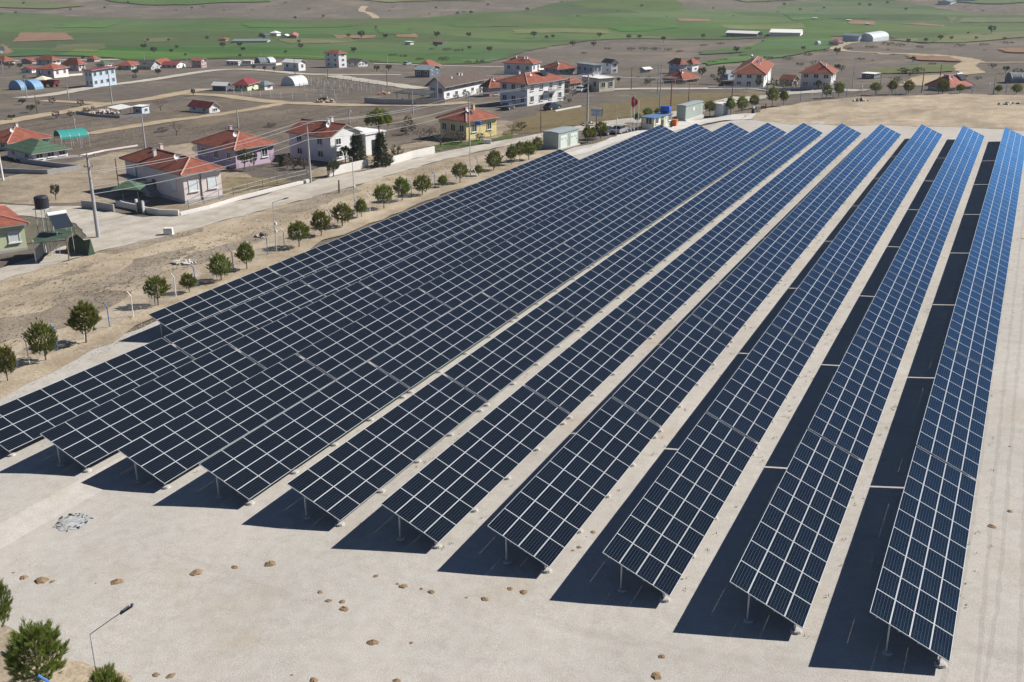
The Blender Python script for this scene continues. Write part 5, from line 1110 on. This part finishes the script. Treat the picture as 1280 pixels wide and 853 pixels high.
md = [(52, 728, 20), (66, 729, 9), (30, 724, 14), (147, 729, 17), (120, 731, 5), (17, 718, 6), (246, 718, 18), (294, 711, 11), (338, 707, 18), (400, 742, 9), (411, 753, 10), (428, 754, 11), (431, 763, 14), (470, 722, 9), (497, 732, 7), (504, 735, 12), (527, 738, 7), (539, 742, 12), (583, 749, 6), (606, 751, 12), (655, 742, 13), (638, 738, 10), (466, 805, 16), (514, 806, 9), (195, 846, 12), (214, 847, 13), (392, 852, 13), (496, 853, 12), (741, 667, 9), (724, 686, 9), (716, 690, 6), (733, 673, 4), (827, 823, 12), (820, 847, 17), (365, 846, 6), (1262, 641, 10), (1240, 660, 12), (1152, 418, 5), (1148, 380, 5), (1088, 362, 5), (1003, 388, 5), (890, 280, 5), (864, 301, 5), (1278, 300, 6), (1262, 560, 6), (1155, 213, 3.5)]
for i, (x, y, w) in enumerate(md):
    P = at(x, y); s = w/ppm(P)/2; o = link('earth_mound', LM[i % 3], None, (P.x, P.y, P.z+.06), (0, 0, i*1.3)); o.scale = (s, s*.8, s*.42)
    tag(o, 'small heap of brown earth on the pale gravel near the solar rows', 'earth mound', 'earth mounds on the gravel')
ashm = mat('wood_ash', [(.25, .245, .24), (.34, .345, .35), (.45, .455, .47)], scale=2.2, detail=9, rough=.97, spec=.05, speck=.25, sscale=9); char = plain('charcoal', (.045, .042, .04), rough=.95)
P = at(91, 655); P.z += .10; t = thing('ash_heap', 'round patch of pale ash with charred bits on the gravel', 'ash heap', P); w = 44/ppm(P)/2
b = MB(); n = 40; vs = [(0, 0, .05)]
for i in range(n): a = 6.283*i/n; q = w*(.62+.22*noise.noise((math.cos(a)*2, math.sin(a)*2, 3))); vs.append((q*math.cos(a), q*math.sin(a), .03))
for i in range(n): a = 6.283*i/n; q = w*(.9+.3*noise.noise((math.cos(a)*2.5, math.sin(a)*2.5, 7))); vs.append((q*math.cos(a), q*math.sin(a), .012))
b.mesh(vs, [(0, 1+i, 1+(i+1) % n) for i in range(n)]+[(1+i, 1+n+i, 1+n+(i+1) % n, 1+(i+1) % n) for i in range(n)], ashm); b.build('ash', t)
b = MB(); rq = random.Random(3)
for k in range(45):
    a = rq.gauss(2.6, 1.6); q = w*rq.uniform(.55, 1.05); s = rq.uniform(.02, .075)
    b.box((q*math.cos(a), q*math.sin(a), .03), (s*2.6, s, s*.5), char, rz=rq.uniform(0, 3))
o = b.build('charred_bits', t); o['kind'] = 'stuff'
stonem = mat('field_stone', [(.30, .27, .23), (.42, .39, .35), (.52, .49, .45)], scale=2, rough=.95, speck=.1)
SM = [lump(s, stonem, 'stones', 7, 3, .5) for s in (21, 22)]
def rubble(name, label, x, y, w, d, n, mats_, hmax=.6, cat='rubble pile', seed=1):
    P = at(x, y); s = w/ppm(P)/2; rq = random.Random(seed); b = MB()
    lumpv = LM[0]
    for k in range(n):
        a = rq.uniform(0, 6.28); q = rq.random()**.6; px, py = math.cos(a)*q*s, math.sin(a)*q*d; z = max(.05, (1-q)*hmax*rq.uniform(.3, 1)); r = rq.uniform(.12, .38)*min(1.5, s)
        M_ = Matrix.Rotation(rq.uniform(0, 3), 3, Vector((rq.random(), rq.random(), rq.random()+.1)).normalized())
        b.box((px, py, z), (r*1.6, r, r*.7), rq.choice(mats_), mtx=M_)
    o = b.build(name, None, P, (0, 0, YAW*-1)); tag(o, label, cat); return o
tanst = plain('tan_rubble', (.38, .29, .20), rough=.95, var=.2); brick = plain('red_brick', (.34, .13, .08), rough=.9)
rubble('rubble_pile', 'heap of tan rubble beside the track above the white gabled house', 406, 128.5, 28, 2.2, 60, [tanst, stonem, tanst, char], 1.6, seed=2)
rubble('rubble_pile', 'line of pale boulders on the bare soil beyond the far row ends', 1076, 127.5, 20, 1.2, 40, [stonem, stonem, tanst], .7, seed=3)
rubble('rubble_pile', 'heap of red bricks and rubble behind the low wall', 480, 118, 16, 1.6, 40, [brick, tanst, stonem], .9, seed=4)
rubble('rubble_pile', 'scatter of pale stones at the fence under the lamp post', 293, 333, 12, .8, 24, [stonem], .3, seed=5)
rubble('rubble_pile', 'pale stones around a dark lump near the lamp post', 328, 296, 18, .9, 30, [stonem, char, tanst], .5, seed=6)
rubble('rubble_pile', 'small heap of white stones on the soil by the road verge', 232, 329, 28, 1.0, 40, [stonem], .25, seed=7)
rubble('rubble_pile', 'pale stones by the fence below the pines at left', 165, 399, 12, .6, 22, [stonem, tanst], .3, seed=8)
rubble('rubble_pile', 'dark rubble and slabs at the far right beyond the dry strip', 1262, 131.5, 30, 1.2, 36, [stonem, char], .4, seed=9)
rubble('scrap_pile', 'pale boulders along the olive field edge by the kiosk', 738, 157, 26, 1.6, 40, [stonem], .5, 'rubble pile', seed=10)

# ------------------------------------------------------------------ walls, sheds and small things of the village
wallw = plain('whitewashed_wall', (.62, .60, .57), rough=.9); greyw = plain('grey_block_wall', (.33, .33, .34), rough=.9)
def wall(label, pts, h, m, t=.2, name='garden_wall', cat='wall', cap_=None):
    P = [at(*p) for p in pts]; o = P[0]; b = MB(); n = len(P)
    ln = []
    for i in range(n):
        d = (P[min(i+1, n-1)].xy-P[max(i-1, 0)].xy).normalized(); ln.append(Vector((-d.y, d.x))*t/2)
    vs = []
    for p, q in zip(P, ln):
        for s, z in ((1, -.4), (1, h), (-1, h), (-1, -.4)): vs.append((p.x-o.x+q.x*s, p.y-o.y+q.y*s, p.z-o.z+z))
    fs = [(0, 1, 2, 3), (4*n-1, 4*n-2, 4*n-3, 4*n-4)]
    for i in range(n-1):
        for k in range(4): fs.append((4*i+k, 4*i+4+k, 4*i+4+(k+1) % 4, 4*i+(k+1) % 4))
    b.mesh(vs, fs, m); ob = b.build(name, None, o); tag(ob, label, cat); return ob
wall('low whitewashed wall along the road right of the pink house', [(225, 270), (262, 261), (300, 249.5), (345, 238), (386, 228)], .45, wallw, .35)
wall('white garden wall in front of the pink house gate', [(146, 258), (170, 263), (183, 266.5), (200, 269.5), (224, 270.5)], .8, wallw)
wall('white panel wall in front of the white gabled house', [(410, 221.5), (432, 216), (460, 209.5)], 1.3, wallw)
wall('white panel wall right of the pointed conifer', [(488, 206.5), (515, 198.5), (543, 192)], 1.2, wallw)
wall('grey block wall enclosing the plot of the green-roofed hall', [(26, 203), (70, 209), (100, 212), (60, 218), (0, 216)], .7, greyw)
wall('white and red wall along the lane behind the pink house', [(60, 200), (100, 196), (130, 189.5), (172, 183)], .28, WP)
wall('grey wall in front of the brown-roofed house', [(456, 129), (480, 131), (520, 131.5), (556, 130)], 1.3, greyw)
wall('dark low wall of the junk yard', [(96, 142), (120, 146), (150, 148), (182, 145.5)], .6, greyw)
wall('white wall of the garden behind the white cabin', [(300, 83), (345, 82), (352, 81)], .8, wallw)
wall('white wall in front of the far white villa', [(885, 111), (950, 111.8), (1000, 112.8)], .5, wallw)
wall('white wall before the far left cottages', [(65, 97.5), (84, 95.5), (103, 94)], .6, wallw)
wall('pale field wall along the olive field edge', [(694, 140), (712, 136.5), (726, 134)], .35, wallw)
# fences of gardens and vineyards
fence('garden_fence', 'wire fence around the thin grass plot right of the pink house', [(236, 262), (300, 243), (345, 231), (384, 222)], 'fence', 3, 1.3, [metaldark], mesh=False, rails=(.6, 1.15), r=.03)
fence('garden_fence', 'wire fence of the bare garden below the lilac house', [(298, 213), (335, 217), (386, 224)], 'fence', 2.4, 1.2, [wood], mesh=True, r=.035)
fence('vineyard_fence', 'row of pale concrete posts around the vineyard by the dome greenhouse', [(283, 117), (310, 120), (360, 124), (420, 126)], 'fence', 4.5, 1.5, [wallw], mesh=False, rails=(.8, 1.35), r=.07)
fence('vineyard_fence', 'row of pale posts at the far side of the vineyard', [(382, 101), (410, 108), (445, 113), (480, 116)], 'fence', 4.5, 1.5, [wallw], mesh=False, rails=(1.2,), r=.07)
for i, (a, b_) in enumerate([((385, 106), (440, 118)), ((395, 103), (470, 116)), ((375, 112), (425, 121)), ((420, 102), (490, 113))]):
    fence('vine_row', ['left row of vine posts in the middle vineyard', 'second row of vine posts in the middle vineyard', 'nearest row of vine posts in the middle vineyard', 'far right row of vine posts in the middle vineyard'][i], [a, b_], 'vine row', 4, 1.6, [wood, wallw], mesh=False, rails=(.7, 1.4), r=.06)
fence('panel_fence', 'railing fence in front of the grey house and white villa', [(905, 113.5), (960, 114.2), (1040, 113)], 'fence', 3, 1.4, [wallw], mesh=False, rails=(.5, 1.2), r=.06)
fence('panel_fence', 'fence with white posts by the village road left of the villa', [(815, 109), (850, 107), (885, 105)], 'fence', 3.5, 1.5, [wallw], mesh=False, rails=(.6, 1.4), r=.06)
# white box by the road
P = at(211, 293.5); t = thing('electric_box', 'white box cabinet standing alone at the road edge', 'electric box', P, .5); b = MB(); h = hgt(P, 285.5); b.box((0, 0, h/2+.05), (1.0, .7, h), wallw); b.build('cabinet', t); b = MB(); b.box((0, -.36, h/2), (.8, .03, h*.8), white); b.build('door', t); b = MB(); b.box((0, 0, .04), (1.2, .9, .12), concrete); b.build('base', t)
P = at(609, 180); t = thing('electric_box', 'grey-white box on legs at the road by the yellow house', 'electric box', P, .4); b = MB(); h = hgt(P, 174.5); b.box((0, 0, h*.6), (1.3, .8, h*.8), galv); b.build('cabinet', t)
for s in (-.5, .5): b = MB(); b.box((s, 0, h*.1), (.1, .6, h*.22), galv); b.build('leg', t)
P = at(424, 241.5); b = MB(); b.path([(0, 0, -.2), (.03, 0, 1.0), (.05, 0, 1.8)], [.16, .13, .11], wood, 7); tag(b.build('tree_stump', None, P), 'short weathered stump post standing between road and pines', 'stump')
# blue tank on the yellow house, solar heaters
def heater(label, P, rz, s=1.0, stand=.3):
    t = thing('solar_water_heater', label, 'solar heater', P, rz); b = MB(); b.tube((-.9*s, .35*s, stand+1.05*s), (.9*s, .35*s, stand+1.05*s), .24*s, .24*s, white, 14); b.build('tank', t)
    d = Vector((0, -1.15, -.95)).normalized(); q = Matrix((Vector((1, 0, 0)), d, Vector((1, 0, 0)).cross(d))).transposed(); b = MB(); b.box((0, -.45*s, stand+.50*s), (1.7*s, 1.7*s, .08), glass, mtx=q); b.build('collector', t)
    for sx in (-.7, .7):
        b = MB(); b.tube((sx*s, .35*s, 0), (sx*s, .35*s, stand+.85*s), .03, .03, galv, 5); b.tube((sx*s, -.95*s, 0), (sx*s, -.95*s, stand+.05), .03, .03, galv, 5); b.build('leg', t)
    return t
def roof_at(hs, fx, fy, dz=0):
    root, hx, hy, eh, rh, th = hs; c, s = math.cos(th), math.sin(th); x, y = fx*hx, fy*hy; f = min((hx-abs(x))/min(hx, hy), (hy-abs(y))/min(hx, hy), 1)
    return Vector((root.location.x+c*x-s*y, root.location.y+s*x+c*y, root.location.z+eh+rh*f+dz))
heater('solar heater at the ridge of the big white house', roof_at(h7, .25, -.35, -.1), h7[5], 1.0, .2)
heater('solar heater on the white villa roof', roof_at(h15, .3, .2, -.1), h15[5], 1.0, .2)
for nm_, hs, fx0, fx1, zz_ in (('balcony', h7, -.1, .55, .53), ('balcony', h15, -.3, .2, .0)):
    root, hx, hy, eh, rh, th = hs; b = MB(); xa, xb = fx0*hx, fx1*hx; z_ = eh*zz_+.1
    b.box(((xa+xb)/2, -hy-.65, z_), (xb-xa, 1.3, .16), WG); b.box(((xa+xb)/2, -hy-1.27, z_+.95), (xb-xa, .05, .06), metaldark)
    for k in range(9): b.box((xa+(xb-xa)*k/8, -hy-1.27, z_+.5), (.05, .05, .95), metaldark)
    b.build(nm_, root)
# shed with black tank and solar heater by the pale green cottage
P = at(72, 321); t = thing('lean_to_shed', 'shabby open shed with green canopy beside the pale green cottage', 'shed', P, -.95); s_ = 1/ppm(P)
W_, D_ = 4.6, 3.4
for (x, y, h) in ((-2.3, -1.7, 2.3), (2.3, -1.7, 2.5), (-2.3, 1.7, 2.6), (2.3, 1.7, 2.6)): b = MB(); b.path([(x, y, -.2), (x+.05, y, h)], [.08, .07], wallw if y < 0 else wood, 6); b.build('post', t)
b = MB(); n = 8
vs = [(-2.5+5*i/n, -1.9+3.8*j/4, 2.35+.25*j/4+.16*noise.noise((i*.7, j*.9, 2))) for j in range(5) for i in range(n+1)]
b.mesh(vs, [(j*(n+1)+i, j*(n+1)+i+1, (j+1)*(n+1)+i+1, (j+1)*(n+1)+i) for j in range(4) for i in range(n)], greent); b.build('canopy', t)
b = MB(); b.box((.4, -1.65, .75), (3.2, .06, 1.4), plain('grey_green_sheet', (.17, .21, .22), rough=.6)); b.build('sheet_wall', t)
Q = at(100, 316); b = MB(); vs = [(-2.3, -.3, 0), (2.2, -.4, 0), (2.3, .1, 1.9), (.8, .2, 1.5), (-.4, .15, 2.0), (-2.2, .2, 1.3), (-2.3, .5, 0), (2.2, .5, 0)]
b.mesh(vs, [(0, 1, 3, 5), (1, 2, 3), (3, 4, 5), (6, 5, 4, 3, 2, 7), (0, 5, 6), (1, 7, 2)], greent); tag(b.build('canvas_screen', None, Q, (0, 0, -.2)), 'sagging dark green canvas screen right of the shabby shed', 'canvas screen')
P = at(62, 318); zt = hgt(P, 259); t = thing('water_tank', 'black water tank on tall thin legs behind the shabby shed', 'water tank', P, .3); b = MB(); zt = 5.2
for sx in (-.6, .6):
    for sy in (-.6, .6): b = MB(); b.tube((sx, sy, -.2), (sx*.9, sy*.9, zt), .05, .045, galv, 6); b.build('leg', t)
b = MB(); b.box((0, 0, zt), (1.5, 1.5, .06), galv); b.build('platform', t); b = MB(); b.path([(0, 0, zt+.03), (0, 0, zt+.15), (0, 0, zt+1.2), (0, 0, zt+1.35)], [.72, .75, .75, .6], plain('black_plastic', (.02, .022, .03), rough=.5), 16); b.build('tank', t)
P = at(80, 318); heater('solar heater with white tank on a tall stand above the shabby shed', P, 1.2, 1.15, 3.3)
# pink house: gazebo, stairs rail, gate
P = at(164, 255); t = thing('gazebo', 'green pyramid-roofed gazebo beside the pink house', 'gazebo', P, .45); hh = hgt(P, 234)
for sx in (-1.5, 1.5):
    for sy in (-1.3, 1.3): b = MB(); b.tube((sx, sy, -.2), (sx, sy, hh), .06, .06, metaldark, 6); b.build('post', t)
b = MB(); x, y = 1.85, 1.65; b.mesh([(-x, -y, hh), (x, -y, hh), (x, y, hh), (-x, y, hh), (0, 0, hh+.95), (-x, -y, hh-.1), (x, -y, hh-.1), (x, y, hh-.1), (-x, y, hh-.1)], [(0, 1, 4), (1, 2, 4), (2, 3, 4), (3, 0, 4), (5, 6, 1, 0), (6, 7, 2, 1), (7, 8, 3, 2), (8, 5, 0, 3), (8, 7, 6, 5)], GREENR); b.build('roof', t)
b = MB(); b.box((0, 0, .06), (4, 3.6, .14), concrete); b.build('floor_slab', t)
root, hx, hy, eh, rh, th = h1
b = MB()
for k in range(7): b.box((-hx-.75, .5-k*.32, (1.7-k*.24)/2), (1.4, .32, 1.7-k*.24), greyw)
b.build('stair', root)
for sy, nm in ((2.3, 'balcony_post'), (hy+.1, 'balcony_post')): b = MB(); b.tube((-hx-1.35, sy, -.3), (-hx-1.35, sy, eh), .07, .07, metaldark, 6); b.build(nm, root)
b = MB(); b.box((-hx-.7, (2.3+hy)/2, 1.7), (1.4, hy-2.2, .14), greyw); b.build('balcony', root)
b = MB(); b.box((-hx*.1, -hy-.06, eh/2), (.09, .09, eh), metaldark); b.build('drainpipe', root)
wall('dark hedge-like wall left of the gazebo', [(103, 260), (125, 262), (143, 265)], 1.0, greyw)
P = at(167, 256.5); t = thing('garden_gate', 'dark metal gate in the white wall of the pink house', 'gate', at(176, 266.5), -.3)
for s in (-.8, .8): b = MB(); b.box((s, 0, .8), (.28, .28, 1.8), wallw); b.build('gate_post', t)
b = MB(); b.box((0, 0, .7), (1.3, .06, 1.3), metaldark); b.build('gate_panel', t)
# white gabled house: flat extension with terrace door
c = at(458, 195); ex = thing('house_extension', 'white flat-roofed wing with dark terrace doors, right of the gabled house', 'house extension', c, h3[5]); heh = hgt(c, 169)
b = MB(); b.box((2.3, 3.0, heh/2-.5), (4.6, 6, heh+1), WW); b.build('wall', ex); b = MB(); b.box((2.3, 3.0, heh+.09), (5.0, 6.4, .18), WW); b.build('roof', ex); b = MB(); b.box((2.4, -.04, 1.25), (2.0, .08, 2.3), glass); b.build('door', ex)
# yellow house extras
P = at(598, 177); t = thing('water_tank', 'small blue water tank on a thin stand at the yellow house corner', 'water tank', P, .4); b = MB(); zt = hgt(P, 156.5)
for sx in (-.3, .3): b = MB(); b.tube((sx, 0, -.2), (sx, 0, zt), .05, .05, galv, 6); b.build('leg', t)
b = MB(); b.path([(-.5, 0, zt+.35), (-.43, 0, zt+.35), (.43, 0, zt+.35), (.5, 0, zt+.35)], [.26, .34, .34, .26], bluep, 14); b.build('tank', t)
heater('solar heater on the red roof of the yellow house', roof_at(h4, -.35, -.45, -.1), h4[5], .55, .1)
heater('solar heater leaning on the sunken rose red roof', roof_at(h18, .55, -.3, -.1), h18[5], 1.0, .1)
# junk yard and far yard odds
P = at(150, 144); t = thing('lean_to_shed', 'low lean-to with a white sheet roof in the junk yard', 'shed', P, -.35)
for x, y in ((-2.4, -1), (2.4, -1), (-2.4, 1.4), (2.4, 1.4)): b = MB(); b.tube((x, y, -.2), (x, y, 1.5+.25*(y > 0)), .07, .07, wood, 6); b.build('post', t)
b = MB(); b.box((0, .2, 1.72), (5.6, 3.4, .08), WHITER, mtx=Matrix.Rotation(.1, 3, 'X')); b.build('roof', t)
rubble('scrap_pile', 'white and rusty scrap heaped behind the dark wall of the junk yard', 128, 142, 46, 2.6, 90, [wallw, tanst, brick, stonem, greyw], .9, 'scrap pile', seed=12)
P = at(55, 110); t = thing('sunshade', 'cream square sunshade between blue domes and red cart', 'sunshade', P, .3); b = MB(); b.tube((0, 0, -.2), (0, 0, 2.6), .07, .07, wood, 6); b.build('post', t); b = MB(); b.mesh([(-2, -2, 2.5), (2, -2, 2.5), (2, 2, 2.5), (-2, 2, 2.5), (0, 0, 3.4)], [(0, 1, 4), (1, 2, 4), (2, 3, 4), (3, 0, 4), (3, 2, 1, 0)], creamp); b.build('canopy', t)
P = at(64, 109); t = thing('farm_trailer', 'red farm trailer beside the cream sunshade', 'trailer', P, .1); b = MB(); b.mesh([(-2.2, -1, .8), (2.2, -1, .8), (2.2, 1, .8), (-2.2, 1, .8), (-2.4, -1.2, 1.9), (2.4, -1.2, 1.9), (2.4, 1.2, 1.9), (-2.4, 1.2, 1.9)], [(3, 2, 1, 0), (0, 1, 5, 4), (1, 2, 6, 5), (2, 3, 7, 6), (3, 0, 4, 7)], MAROON); b.build('body', t)
for sx in (-1.2, 1.2):
    for sy in (-1, 1): b = MB(); b.tube((sx, sy*.95, .45), (sx, sy*1.15, .45), .45, .45, tyre, 12); b.build('wheel', t)
P = at(2, 69); t = thing('satellite_dish', 'big white dish above the far left cottage', 'satellite dish', P, .9); b = MB(); b.tube((0, 0, -.2), (0, 0, 2.2), .12, .1, galv, 8); b.build('post', t)
b = MB(); vs = [(0, .5, 3.0)]; 
for k in range(16): a = 6.283*k/16; vs.append((1.9*math.cos(a), -.1, 3.0+1.9*math.sin(a)))
b.mesh(vs, [(0, 1+k, 1+(k+1) % 16) for k in range(16)], white); b.build('dish', t)
rubble('scrap_pile', 'scrap between the left wall and brown-roofed house shelter', 505, 128, 18, 1.4, 36, [bluep, wallw, tanst, metaldark], .8, 'scrap pile', seed=14)
P = at(520, 129); t = thing('carport', 'dark open carport left of the brown-roofed house', 'carport', P, -.2)
for x in (-4, 0, 4):
    for y in (-2, 2): b = MB(); b.tube((x, y, -.2), (x, y, 2.4), .08, .08, wood, 6); b.build('post', t)
b = MB(); b.box((0, 0, 2.5), (9.4, 5, .12), DARKR, mtx=Matrix.Rotation(.08, 3, 'X')); b.build('roof', t)
# scrap by the pines at the far end of the yard
P = at(941, 142); b = MB(); b.box((0, 0, .45), (.5, .45, .9), plain('dark_brown_crate', (.07, .045, .04), rough=.8)); t = b.build('wooden_crate', None, P, (0, 0, .4)); tag(t, 'dark upright crate at the pines by the far row ends', 'crate')
b = MB(); b.path([(0, 0, 0), (.05, 0, .22), (0, 0, .5), (0, 0, .62)], [.22, .3, .26, .08], white, 10); s_ = b.build('white_sack', None, (P.x, P.y, P.z+.9)); tag(s_, 'white sack lying on top of the dark upright crate', 'sack')
P = at(946.5, 141.5); b = MB(); b.box((0, 0, .7), (.35, .2, 1.5), wallw); b.box((.42, .02, .68), (.32, .2, 1.42), wallw); tag(b.build('concrete_slab', None, P, (0.06, 0, .3)), 'pair of pale slabs standing upright next to the dark crate', 'slab')
P = at(953, 137); t = thing('old_bench', 'rust brown broken bench right of the upright pale slabs', 'bench', P, .3); b = MB(); b.box((0, 0, .55), (1.5, .6, .3), plain('rust_brown', (.20, .085, .04), rough=.85)); b.build('seat', t)
for s in (-.6, .6): b = MB(); b.box((s, 0, .22), (.2, .5, .5), plain('rust_brown', (0, 0, 0))); b.build('leg', t)
b = MB(); b.box((.62, .2, .9), (.2, .2, .5), plain('rust_brown', (0, 0, 0))); b.build('armrest', t)
# white gate braces of the far fence
for i, (x, y) in enumerate([(1115.5, 118.5), (1076, 120), (591, 224)]):
    P = at(x, y); b = MB(); b.path([(-.9, 0, -.1), (0, 0, 1.9)], .06, white, 6); b.path([(.9, 0, -.1), (.02, 0, 1.88)], .06, white, 6); tag(b.build('fence_brace', None, P, (0, 0, .3)), ['white slanted brace posts left of the far gate', 'white slanted brace posts behind the boulders', 'white slanted brace posts at the foot of the pale mast'][i], 'brace')

# ------------------------------------------------------------------ ground cover and small stones
def scatter(name, poly, n, m, fn, seed, label=None):
    P = [at(*p).xy for p in poly]; xs = [p.x for p in P]; ys = [p.y for p in P]; rq = random.Random(seed); b = MB(); c = 0; tri = tessellate_polygon([[Vector((p.x, p.y, 0)) for p in P]])
    T = [(P[a], P[b_], P[d]) for a, b_, d in tri]; ar = [abs((b_-a).cross(d-a))/2 for a, b_, d in T]
    for _ in range(n):
        a, b_, d = rq.choices(T, ar)[0]; u, v = rq.random(), rq.random()
        if u+v > 1: u, v = 1-u, 1-v
        p = a+(b_-a)*u+(d-a)*v
        k = noise.noise((p.x*.12, p.y*.12, seed))
        if k < rq.uniform(-.35, .35): continue
        fn(b, Vector((p.x, p.y, G(p.x, p.y)+.03)), rq, m)
    o = b.build(name); tag(o, label, None, None, 'stuff'); return o
def tuft(b, p, rq, m):
    for k in range(6):
        a = rq.uniform(0, 6.28); h = rq.uniform(.05, .15); s = rq.uniform(.05, .16); w = Vector((-math.sin(a), math.cos(a), 0))*.03
        q = p+Vector((math.cos(a)*s*.5, math.sin(a)*s*.5, 0)); b.face([q-w, q+w, p+Vector((math.cos(a)*s*1.6, math.sin(a)*s*1.6, h))], m)
def stone(b, p, rq, m):
    s = rq.uniform(.02, .06); b.box(p+Vector((0, 0, s*.05)), (s*1.6, s, s*.5), m, rz=rq.uniform(0, 3))
tuftm = mat('dry_weeds', [(.22, .18, .12), (.29, .24, .165), (.36, .30, .21)], scale=.4, detail=5, rough=.95); greyt = mat('grey_weeds', [(.15, .13, .105), (.20, .175, .145), (.26, .225, .185)], scale=.4, rough=.95)
scatter('dry_weeds', [(-40, 362), (63, 335), (130, 316), (260, 283), (400, 248), (545, 205), (640, 184), (640, 192), (540, 224), (420, 266), (300, 316), (200, 356), (130, 392), (60, 426), (-40, 468)], 1500, tuftm, tuft, 3)
scatter('grey_weeds', [(-40, 395), (60, 375), (180, 330), (300, 290), (400, 262), (430, 262), (300, 312), (200, 350), (130, 388), (-40, 450)], 900, greyt, tuft, 8)
scatter('dry_weeds', [(-60, 190), (20, 157), (110, 150), (240, 140), (300, 140), (520, 138), (540, 165), (400, 182), (240, 182), (150, 190), (60, 200), (-60, 225)], 4000, greyt, lambda b, p, rq, m: tuft(b, p, rq, m), 12)
scatter('loose_stones', [(0, 600), (300, 690), (700, 760), (1000, 830), (1000, 860), (-20, 860), (-20, 600)], 500, stonem, stone, 15)
scatter('loose_stones', [(0, 470), (130, 420), (300, 340), (540, 242), (560, 236), (300, 352), (130, 436), (0, 494)], 900, stonem, stone, 16)
scatter('loose_stones', [(1200, 850), (1250, 400), (1280, 250), (1300, 850)], 160, stonem, stone, 17)

scatter('dry_weeds', [(0, 505), (60, 470), (110, 440), (200, 398), (190, 410), (110, 455), (30, 500), (0, 520)], 500, tuftm, tuft, 31)
# weeds in the lanes, close to the low edges of the tables
b = MB(); rq = random.Random(41); weedm = mat('lane_weeds', [(.20, .17, .09), (.27, .24, .13), (.33, .30, .19)], scale=.5, rough=.95)
for (v, a, e, n) in rows[1:]:
    for k in range(150):
        y = rq.uniform(a, e); x = v+RUN+rq.gauss(.35, .3)
        if noise.noise((x*.1, y*.25, 2)) < rq.uniform(-.3, .4): continue
        tuft(b, Vector((x, y, G(x, y)+.06)), rq, weedm)
tag(b.build('lane_weeds'), 'thin dry weeds in the lanes along the low panel edges', None, None, 'stuff')
# tyre tracks pressed into the gravel
trm = mat('packed_gravel', [(.30, .27, .235), (.35, .318, .28), (.40, .365, .325)], scale=1.5, detail=8, speck=.2, sscale=14, rough=.97, spec=.05)
trm.node_tree.nodes['Principled BSDF'].inputs['Alpha'].default_value = .10
for i, pp in enumerate([[(1272, 330), (1252, 500), (1230, 700), (1205, 850), (1190, 900)], [(1290, 260), (1276, 420), (1262, 600), (1248, 850), (1245, 900)]]):
    c = ribbon(pp, 1.6); n_ = len(c)//2; A_s = c[:n_]; B_s = c[n_:][::-1]
    for side in (A_s, B_s):
        l_, r_ = [], []
        for j, p_ in enumerate(side):
            d_ = (side[min(j+1, n_-1)]-side[max(j-1, 0)]).normalized(); nn = Vector((-d_.y, d_.x))*.11; l_.append(p_+nn); r_.append(p_-nn)
        sheet('tyre_track', l_+r_[::-1], trm, .075, .06, seg=.8, cell=3.5, seed=i)
for i in range(46):
    rx = random.Random(i*3+1); x, y = [(rx.uniform(355, 390), rx.uniform(190, 214)), (rx.uniform(0, 120), rx.uniform(128, 152)), (rx.uniform(560, 720), rx.uniform(104, 134)), (rx.uniform(780, 900), rx.uniform(96, 110)), (rx.uniform(900, 1060), rx.uniform(100, 112)), (rx.uniform(20, 240), rx.uniform(82, 100)), (rx.uniform(500, 620), rx.uniform(150, 172))][i % 7]
    P = at(x, y); s = rx.uniform(1.2, 2.4); place([TWB, BSH[0], TWB][i % 3], P, rx.uniform(0, 6), (s*.8, s*.8, s*.8), 'bare or dusty shrub growing in the village gardens', 'shrubs in the village gardens')

# ------------------------------------------------------------------ air
hm = bpy.data.materials.new('haze'); hm.use_nodes = True; nt = hm.node_tree
for n_ in list(nt.nodes):
    if n_.type == 'BSDF_PRINCIPLED': nt.nodes.remove(n_)
pv = nt.nodes.new('ShaderNodeVolumePrincipled'); pv.inputs['Color'].default_value = (.88, .94, 1.0, 1); pv.inputs['Density'].default_value = HAZE; pv.inputs['Anisotropy'].default_value = .2
nt.links.new(pv.outputs[0], [n_ for n_ in nt.nodes if n_.type == 'OUTPUT_MATERIAL'][0].inputs['Volume'])
zmin = float(zz.min())-1; zmax = float(zz.max())+6
b = MB(); b.box((CAM[0], CAM[1], (zmin+zmax)/2), (18600, 18600, zmax-zmin), hm); tag(b.build('haze'), kind='stuff')
# remove prototypes that were never placed
for o in list(bpy.data.objects):
    if o.get('label') == 'x':
        for c_ in list(o.children_recursive): bpy.data.objects.remove(c_)
        bpy.data.objects.remove(o)
